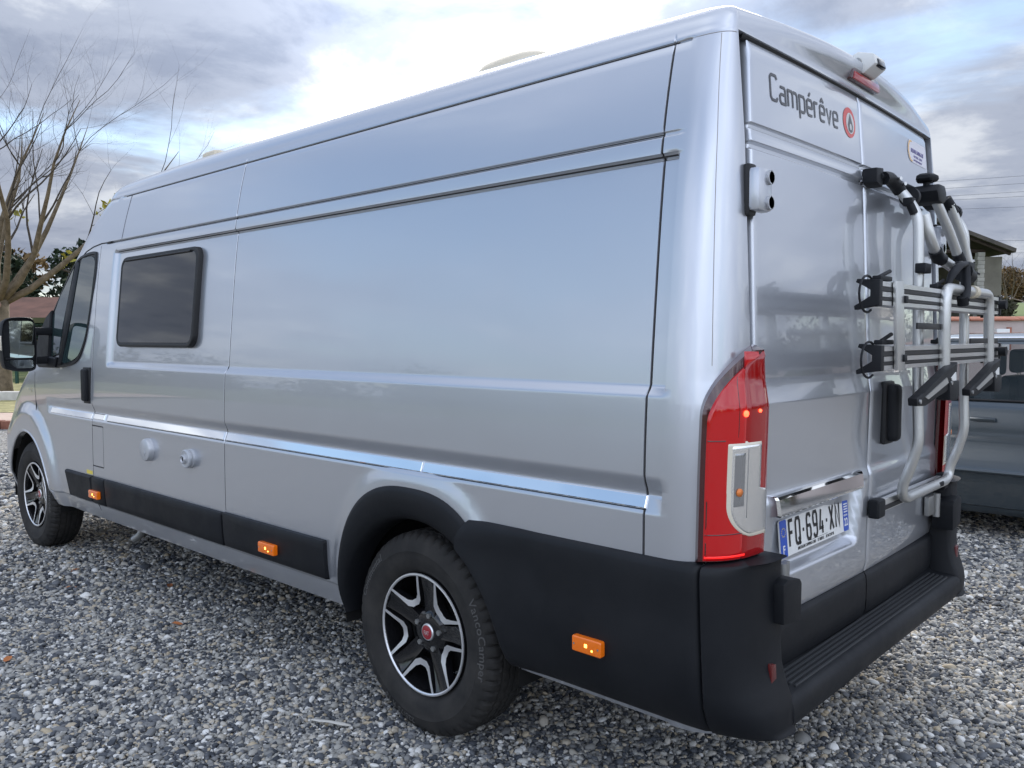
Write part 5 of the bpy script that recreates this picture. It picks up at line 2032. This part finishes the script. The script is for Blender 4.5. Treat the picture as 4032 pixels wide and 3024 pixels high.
# ------------------------------------------------------------------ planted strip at the far left
edge = in_frame(empty('brick_edging'), 13.35, -30)
tag(edge, 'low reddish brick edging between gravel and paved strip', 'edging')
bk0 = None
for k in range(72):
    if bk0 is None:
        bk0 = box('brick', (0, 0, .055), (.385, .16, .15), M['brick'], edge, .010)
        b1 = bk0
    else:
        b1 = bk0.copy()
        COL.objects.link(b1)
        b1.parent = edge
    b1.location = (12 + k * .40, rng.uniform(-.006, .006), rng.uniform(-.006, .006))


def strip(name, d0, d1, s0, s1, z, mat, n=1):
    v = [at(d0, s0, z), at(d0, s1, z), at(d1, s1, z), at(d1, s0, z)]
    return link_mesh(name, v, [(0, 1, 2, 3)], mat, None, False)


tag(strip('paved_path', 13.42, 15.4, -34, 4, .075, M['paving']), kind='structure')
tag(strip('planting_bed', 15.4, 26, -34, 4, .082, M['litter']), kind='structure')
kerb = in_frame(empty('stone_kerb'), 18.6, -30)
tag(kerb, 'pale stone kerb under the bare tree at the left edge', 'kerb')
kb0 = None
for k in range(30):
    if kb0 is None:
        kb0 = box('kerb_stone', (0, 0, .17), (.97, .30, .22), M['stone_kerb'], kerb, .02)
        b1 = kb0
    else:
        b1 = kb0.copy()
        COL.objects.link(b1)
        b1.parent = kerb
    b1.location = (10 + k, rng.uniform(-.02, .02), rng.uniform(-.012, .012))
    b1.rotation_euler = (0, 0, rng.uniform(-.02, .02))


# ------------------------------------------------------------------ trees
def leaf_cloud(n, fn, size, squash=1.0):
    """n small two-triangle leaves; fn(i) gives a point"""
    v, f = [], []
    for i in range(n):
        c = fn(i)
        s = size * math.exp(rng.gauss(0, .25))
        a = Vector((rng.gauss(0, 1), rng.gauss(0, 1), rng.gauss(0, 1) * squash)).normalized()
        t = a.orthogonal().normalized()
        q = a.cross(t)
        an = rng.uniform(0, 6.28)
        t, q = t * math.cos(an) + q * math.sin(an), q * math.cos(an) - t * math.sin(an)
        k = len(v)
        v += [c - t * s, c + q * s * .55 + a * s * .15, c + t * s, c - q * s * .55 + a * s * .15]
        f.append((k, k + 1, k + 2, k + 3))
    return v, f


def foliage(name, c0, c1, scale=.6, trans=0.0):
    m = mottled(name, c0, c1, scale, rough=0.75, detail=6)
    return m


M['ever'] = foliage('dark_evergreen', (0.010, 0.020, 0.010), (0.030, 0.050, 0.022), .8)
M['olive'] = foliage('olive_hedge', (0.030, 0.036, 0.014), (0.075, 0.080, 0.032), .8)
M['autumn'] = foliage('autumn_foliage', (0.070, 0.048, 0.018), (0.20, 0.115, 0.035), .35)
M['autumn_dark'] = foliage('brown_green_foliage', (0.030, 0.034, 0.018), (0.075, 0.065, 0.030), .35)
M['yellow_leaf'] = foliage('yellow_green_leaf', (0.20, 0.20, 0.03), (0.42, 0.36, 0.05), 3.0)
M['bush'] = foliage('fresh_green', (0.02, 0.05, 0.012), (0.07, 0.14, 0.035), 2.0)


def leafy_tree(name, d, s_, z0, h, rad, mat, label, n=2600, leaf=.22, group=None, cat='tree', low=.12, lumps=14):
    t = in_frame(empty(name), d, s_, z0)
    tag(t, label, cat, group)
    lob = []
    for k in range(lumps):
        a = rng.uniform(0, 6.28)
        hh = rng.uniform(low, 1)
        rr = rad * math.sqrt(max(.05, 1 - (abs(hh - .5) / .62) ** 2)) * rng.uniform(.25, .78)
        lob.append((Vector((rr * math.cos(a), rr * math.sin(a), h * (low + (1 - low) * hh * .9))), rad * rng.uniform(.28, .46)))

    def pt(i):
        c, r_ = lob[i % len(lob)]
        u = Vector((rng.gauss(0, 1), rng.gauss(0, 1), rng.gauss(0, 1))).normalized()
        return c + u * r_ * rng.uniform(.55, 1.05)
    v, f = leaf_cloud(n, pt, leaf)
    link_mesh('crown', v, f, mat, t, False)
    tv, tf = tube_geo([(0, 0, -.1), (rng.uniform(-.1, .1), 0, h * .3), (rng.uniform(-.2, .2), .1, h * .75)], [rad * .10, rad * .075, rad * .02], 8)
    for k in range(5):
        c, r_ = lob[k]
        bv, bf = tube_geo([(0, 0, h * rng.uniform(.2, .4)), c * .6 + Vector((0, 0, h * .12)), c], [rad * .05, rad * .035, rad * .01], 6)
        o_ = len(tv)
        tv += bv
        tf += [tuple(o_ + i for i in q) for q in bf]
    link_mesh('trunk', tv, tf, M['bark'], t)
    return t


def bare_tree(name, d, s_, z0, label, scale=1.0, seed=3, leaves=0, limbs=5, trunk_h=2.15, trunk_r=.20, depth=4, reach=1.0, lean=None):
    r_ = random.Random(seed)
    t = in_frame(empty(name), d, s_, z0)
    tag(t, label, 'tree')
    tv, tf, tips = [], [], []
    bv, bf = [], []

    def add(dst_v, dst_f, path, rads, n):
        v, f = tube_geo(path, rads, n)
        o_ = len(dst_v)
        dst_v += v
        dst_f += [tuple(o_ + i for i in q) for q in f]
    add(tv, tf, [(0, 0, -.1), (.02, 0, .25), (.0, .02, trunk_h * .6), (.03, 0, trunk_h)], [trunk_r * 1.25, trunk_r * 1.02, trunk_r * .98, trunk_r * .92], 14)

    def grow(p, dr, ln, rad, lv):
        n = 7
        path, rads = [p], [rad]
        q = Vector(p)
        dd = Vector(dr).normalized()
        for i in range(n):
            up_ = .10 if lv == 0 else (.05 if lv < 3 else .02)
            dd = (dd + Vector((r_.gauss(0, .10), r_.gauss(0, .10), r_.gauss(0, .08) + up_))).normalized()
            q = q + dd * ln / n
            path.append(q.copy())
            rads.append(rad * (1 - (.93 if lv == 0 else .75) * (i + 1) / n))
        add(tv if lv == 0 else bv, tf if lv == 0 else bf, path, rads, 8 if lv == 0 else (6 if lv == 1 else 4))
        tips.append((path, lv))
        if lv >= depth:
            return
        for k in range((5, 6, 6, 5)[min(lv, 3)]):
            i = r_.randint(2, n)
            az = Vector((r_.gauss(0, 1), r_.gauss(0, 1), r_.gauss(0, .6) + .35)).normalized()
            nd = (path[i] - path[i - 1]).normalized() * .85 + az * .75
            grow(path[i], nd, ln * r_.uniform(.36, .62) * (1 if lv < 2 else .75), rads[i] * r_.uniform(.36, .55), lv + 1)
    for k in range(limbs):
        a = 2 * math.pi * k / limbs + r_.uniform(-.3, .3)
        tilt = r_.uniform(.45, .95) * reach
        dv = Vector((math.cos(a) * tilt, math.sin(a) * tilt * .8, 1.0))
        if lean and k in lean:
            dv = Vector(lean[k])
        grow(Vector((.03 * math.cos(a), .03 * math.sin(a), trunk_h - .15)), dv, r_.uniform(3.2, 4.4) * scale, trunk_r * .36, 0)
    link_mesh('trunk', tv, tf, M['bark'], t)
    link_mesh('branches', bv, bf, M['twig'], t)
    if leaves:
        cand = [p for path, lv in tips if lv >= 1 for p in path[2:] if p.z < trunk_h + 2.3]
        spots = [cand[r_.randrange(len(cand))] for _ in range(max(1, leaves // 7))]

        def pt(i):
            c = spots[i % len(spots)]
            return c + Vector((r_.gauss(0, .10), r_.gauss(0, .10), r_.gauss(0, .10) - .08))
        v, f = leaf_cloud(leaves, pt, .085)
        link_mesh('leaf_clusters', v, f, M['yellow_leaf'], t, False)
    return t


walnut = bare_tree('bare_tree', 19.6, -12.10, .12, 'bare spreading tree with a few yellow leaves at the left edge', 1.28, 5, 460, 7, 2.25, .25, 4, 1.0,
                   {0: (.80, .1, .95), 1: (.30, -.2, 1.1), 2: (1.2, .2, .60), 3: (-.6, .1, 1.0), 4: (.05, .2, 1.2), 5: (.55, .3, 1.0)})
ct = tube('pruned_stub', [(.10, -.20, 2.12), (.14, -.33, 2.16)], .115, M['cut_wood'], walnut, 14)

# evergreens, sheds and fence behind it
for k, (d, s_, h, rad, mt, lb) in enumerate((
        (40, -23.6, 5.6, 2.1, 'ever', 'dense dark evergreen tree behind the low red roof, nearest the bare tree'),
        (43, -22.3, 6.8, 2.3, 'ever', 'tallest dark evergreen tree behind the cab mirror'),
        (41, -20.4, 6.0, 2.0, 'olive', 'olive green tree beside the windscreen pillar'),
        (46, -19.0, 7.0, 2.6, 'autumn_dark', 'brown-green tree half hidden by the van front'),
        (44, -26.4, 6.2, 2.4, 'autumn', 'orange-brown tree behind the trunk at the left edge'))):
    leafy_tree('evergreen_tree' if mt == 'ever' else 'leafy_tree', d, s_, 0, h, rad, M[mt], lb, 3000, .16, 'trees behind the shed')


def shed(name, d, s_, w, dp, eave, ridge, label, wall_m, roof_m, along=True):
    t = in_frame(empty(name), d, s_, 0)
    tag(t, label, 'shed')
    for x in (0, w / 3, 2 * w / 3, w):
        box('post', (x, .1, eave / 2), (.16, .16, eave), M['dark_wood'], t)
    box('back_wall', (w / 2, dp, eave / 2), (w, .12, eave), wall_m, t)
    n = 9
    for side in (0, 1):
        y0, y1 = (-.35, dp / 2) if side == 0 else (dp + .35, dp / 2)
        v = []
        for i in range(2):
            for x in (-.4, w + .4):
                y, z = (y0, eave) if i == 0 else (y1, ridge)
                v += [(x, y, z), (x, y, z + .10)]
        f = [(0, 2, 6, 4), (1, 5, 7, 3), (0, 4, 5, 1), (2, 3, 7, 6), (0, 1, 3, 2), (4, 6, 7, 5)]
        link_mesh('roof_slope', v, f, roof_m, t, False)
    return t


shed('open_shed', 30, -18.4, 8.0, 4.0, 2.05, 2.95, 'low open shed with faded red roof behind the green fence', M['dark_wood'], M['roof_red'])
fence = in_frame(empty('mesh_fence'), 25.5, -19.4)
tag(fence, 'dark green wire mesh fence with square posts left of the van', 'fence')
for k in range(9):
    box('post', (k * 1.05, 0, 1.05), (.075, .075, 2.1), M['green_paint'], fence)
for k in range(14):
    tube('wire', [(0, 0, .2 + k * .13), (8.4, 0, .2 + k * .13)], .004, M['green_paint'], fence, 4)
box('screen_rail', (4.2, 0, 2.02), (8.4, .03, .16), M['olive'], fence)

# ------------------------------------------------------------------ right background: barn, hill, hut, trees, cables
hv, hf = [], []
nd, ns = 26, 30
for i in range(nd):
    d = 34 + (420 - 34) * (i / (nd - 1)) ** 1.4
    for k in range(ns):
        s_ = (-.1 + 1.5 * k / (ns - 1)) * d
        rise = 11.0 * smooth01(40, 210, d) * (.35 + .65 * smooth01(.15, .5, s_ / d)) + .6 * math.sin(s_ * .05 + d * .03)
        hv.append(at(d, s_, float(rise) - .62))
hf = grid_faces(nd, ns)
M['field'] = mottled('hill_grass', (0.070, 0.115, 0.025), (0.125, 0.17, 0.045), .06, rough=0.95, bump_s=0.4, bump_d=0.1, bscale=1.0)
hill = tag(link_mesh('hill', hv, [tuple(reversed(q)) for q in hf] if False else hf, M['field']), kind='structure')

barn = in_frame(empty('barn'), 55, 25.6, -.1)
tag(barn, 'tall open barn with grey rendered wall and old sloping roof', 'barn')
# local x along the front; right wall corner at x = 6.65
bz = 7.35
box('front_wall', (6.05, .2, bz / 2 - .25), (1.15, .40, bz - .5), M['concrete'], barn)
box('side_wall', (6.52, 5.0, 3.4), (.22, 9.2, 6.8), M['concrete'], barn)
box('back_wall', (1.0, 9.8, 4.2), (11.0, .3, 8.4), M['dark_wood'], barn)
for k in range(26):
    box('block', (5.23 + (.03 if k % 2 else 0), .16, .14 + k * .275), (.46, .40, .262), M['block'], barn, .012)
for k in range(26):
    box('block', (-5.1, .16, .14 + k * .275), (.46, .40, .262), M['block'], barn, .012)
roof_pts = [(6.98, 7.05), (.0, 9.70), (.0, 9.95), (7.02, 7.30)]
prism('roof_slope', roof_pts, 'y', -.9, 10.4, M['roof_old'], barn)
prism('roof_slope', [(-6.98, 7.05), (0, 9.70), (0, 9.95), (-7.02, 7.30)], 'y', -.9, 10.4, M['roof_old'], barn)
for y in (-.5, 2.5):
    tube('rafter', [(6.85, y, 6.98), (.0, y, 9.58)], .11, M['dark_wood'], barn, 6)
tube('tie_beam', [(-5.2, .3, 7.25), (5.6, .3, 7.25)], .13, M['dark_wood'], barn, 6)
leafy_tree('ivy_bush', 53, 30.6, 0, 4.2, 1.3, M['autumn_dark'], 'dark ivy bush at the foot of the barn wall', 2200, .15, None, 'bush')

hut = in_frame(empty('field_hut'), 185, 108.2, 8.05)
tag(hut, 'small white pillared hut with low gable roof across the meadow', 'hut')
for x in (0, 2.6, 5.2):
    box('pillar', (x, 0, .65), (.62, .4, 1.3), M['white'], hut)
box('low_wall', (1.4, .3, .3), (2.0, .3, .6), M['block'], hut)
box('back_wall', (2.6, 3, .7), (5.4, .3, 1.4), M['dark_wood'], hut)
for s_ in (-1, 1):
    prism('roof_slope', [(2.6, 2.12), (2.6, 1.95), (2.6 + s_ * 3.0, 1.22), (2.6 + s_ * 3.0, 1.40)], 'y', -.5, 3.4, M['roof_pale'], hut)

for k, (d, s_, z0, h, rad, mt, lb) in enumerate((
        (205, 114.5, 9.0, 7.4, 5, 'autumn_dark', 'dark brown-green tree between barn and hut'),
        (212, 121, 9.2, 8.4, 6, 'autumn', 'rust-orange tree behind the hut roof'),
        (215, 130, 9.5, 9.4, 7, 'autumn', 'tall orange-brown tree at the right edge of the meadow'),
        (230, 124, 9.5, 8.6, 7, 'autumn_dark', 'dull green tree behind the rust-orange tree'))):
    leafy_tree('autumn_tree', d, s_, z0, h, rad, M[mt], lb, 3600, .36, 'autumn trees across the meadow')
bare_tree('far_bare_tree', 120, 71.6, 3.4, 'leafless tree standing right of the barn', 1.75, 9, 0, 4, 3.0, .28, 2, .8)

for k, (y0, y1, lb) in enumerate(((723, 704, 'uppermost overhead cable right of the van'), (752, 733, 'second overhead cable from the top'), (782, 765, 'third overhead cable from the top'),
                                  (798, 783, 'fourth overhead cable from the top'), (834, 824, 'fifth overhead cable from the top'), (957, 955, 'overhead cable passing just above the barn eave'),
                                  (1003, 1003, 'lowest overhead cable beside the bare tree'))):
    d = 62.0
    z0 = 1.4326 + (1334 - y0) / 3273.6 * d
    z1 = 1.4326 + (1334 - y1) / 3273.6 * d
    s0, s1 = (3724 - 2016) / 3273.6 * d, (4032 - 2016) / 3273.6 * d
    g = (z1 - z0) / (s1 - s0)
    pth = []
    for t in np.linspace(-1.5, 8, 20):
        s_ = s0 + (s1 - s0) * t
        pth.append(at(d, s_, z0 + g * (s_ - s0) + .002 * (s_ - s0) ** 2 * .2))
    tag(tube('overhead_cable', pth, .011, M['wire'], None, 5), lb, 'cable', 'overhead cables')


# a belt of woodland closing the view all round
def wood_belt():
    v, f = [], []
    mi = []
    for k in range(150):
        az = R(rng.uniform(-175, 185))
        rel_az = math.degrees(az) - 47.3
        if -40 < rel_az < 37:
            continue
        dist = rng.uniform(95, 140)
        c = Vector((CAM.x + math.sin(az) * dist, CAM.y + math.cos(az) * dist, 0))
        h, rad = rng.uniform(5, 9.5), rng.uniform(4.5, 8)
        vv, ff = leaf_cloud(900, lambda i: c + Vector((rng.gauss(0, .42) * rad, rng.gauss(0, .42) * rad, h * rng.betavariate(1.1, 1.9))), .42)
        o_ = len(v)
        v += vv
        f += [tuple(o_ + i for i in q) for q in ff]
    o = link_mesh('woodland', v, f, M['autumn_dark'], None, False)
    tag(o, 'distant belt of brown-green woodland round the fields', 'woodland', kind='stuff')


wood_belt()
leafy_tree('garden_bush', 11.6, 24.5, 0, 1.5, 1.0, M['bush'], 'fresh green bush by the pink wall, seen in the chrome grip', 1800, .09, None, 'bush')


# ------------------------------------------------------------------ small things lying on the gravel
M['leaf_orange'] = material('dry_orange_leaf', (0.42, 0.15, 0.05), 0.8)
M['leaf_brown'] = material('dry_brown_leaf', (0.24, 0.09, 0.035), 0.8)
for (x, y, rz, mt, lb) in ((-1.05, 3.15, .3, 'leaf_brown', 'small rust leaf on the gravel near the front wheel'), (-.80, 2.41, 1.2, 'leaf_brown', 'brown leaf on the gravel beside the middle of the van'),
                           (-1.07, 1.75, 2.2, 'leaf_orange', 'orange leaf on open gravel left of the rear wheel'), (-1.79, 1.86, .9, 'leaf_orange', 'dark orange leaf on the gravel at the left edge'),
                           (-1.20, 2.79, 2.9, 'leaf_orange', 'pale orange leaf on the gravel between the wheels')):
    v = []
    prof_l = [(-.030, 0), (-.018, .013), (0, .017), (.018, .011), (.032, 0), (.018, -.011), (0, -.017), (-.018, -.013)]
    for px, py in prof_l:
        c, s_ = math.cos(rz), math.sin(rz)
        v.append((x + px * c - py * s_, y + px * s_ + py * c, .016 + .25 * abs(py) + .004 * math.sin(px * 90)))
    v.append((x, y, .013))
    f = [(k, (k + 1) % 8, 8) for k in range(8)]
    tag(link_mesh('fallen_leaf', v, f, M[mt], None), lb, 'leaf', 'leaves fallen on the gravel')
sp_ = [(-1.215, .355, .018), (-1.205, .315, .022), (-1.185, .285, .022), (-1.170, .235, .024), (-1.150, .205, .020)]
tag(tube('wood_splinter', sp_, [.006, .009, .008, .011, .005], M['stone_kerb'], None, 6, .5), 'pale splinter of wood lying on the gravel left of the rear tyre', 'splinter')
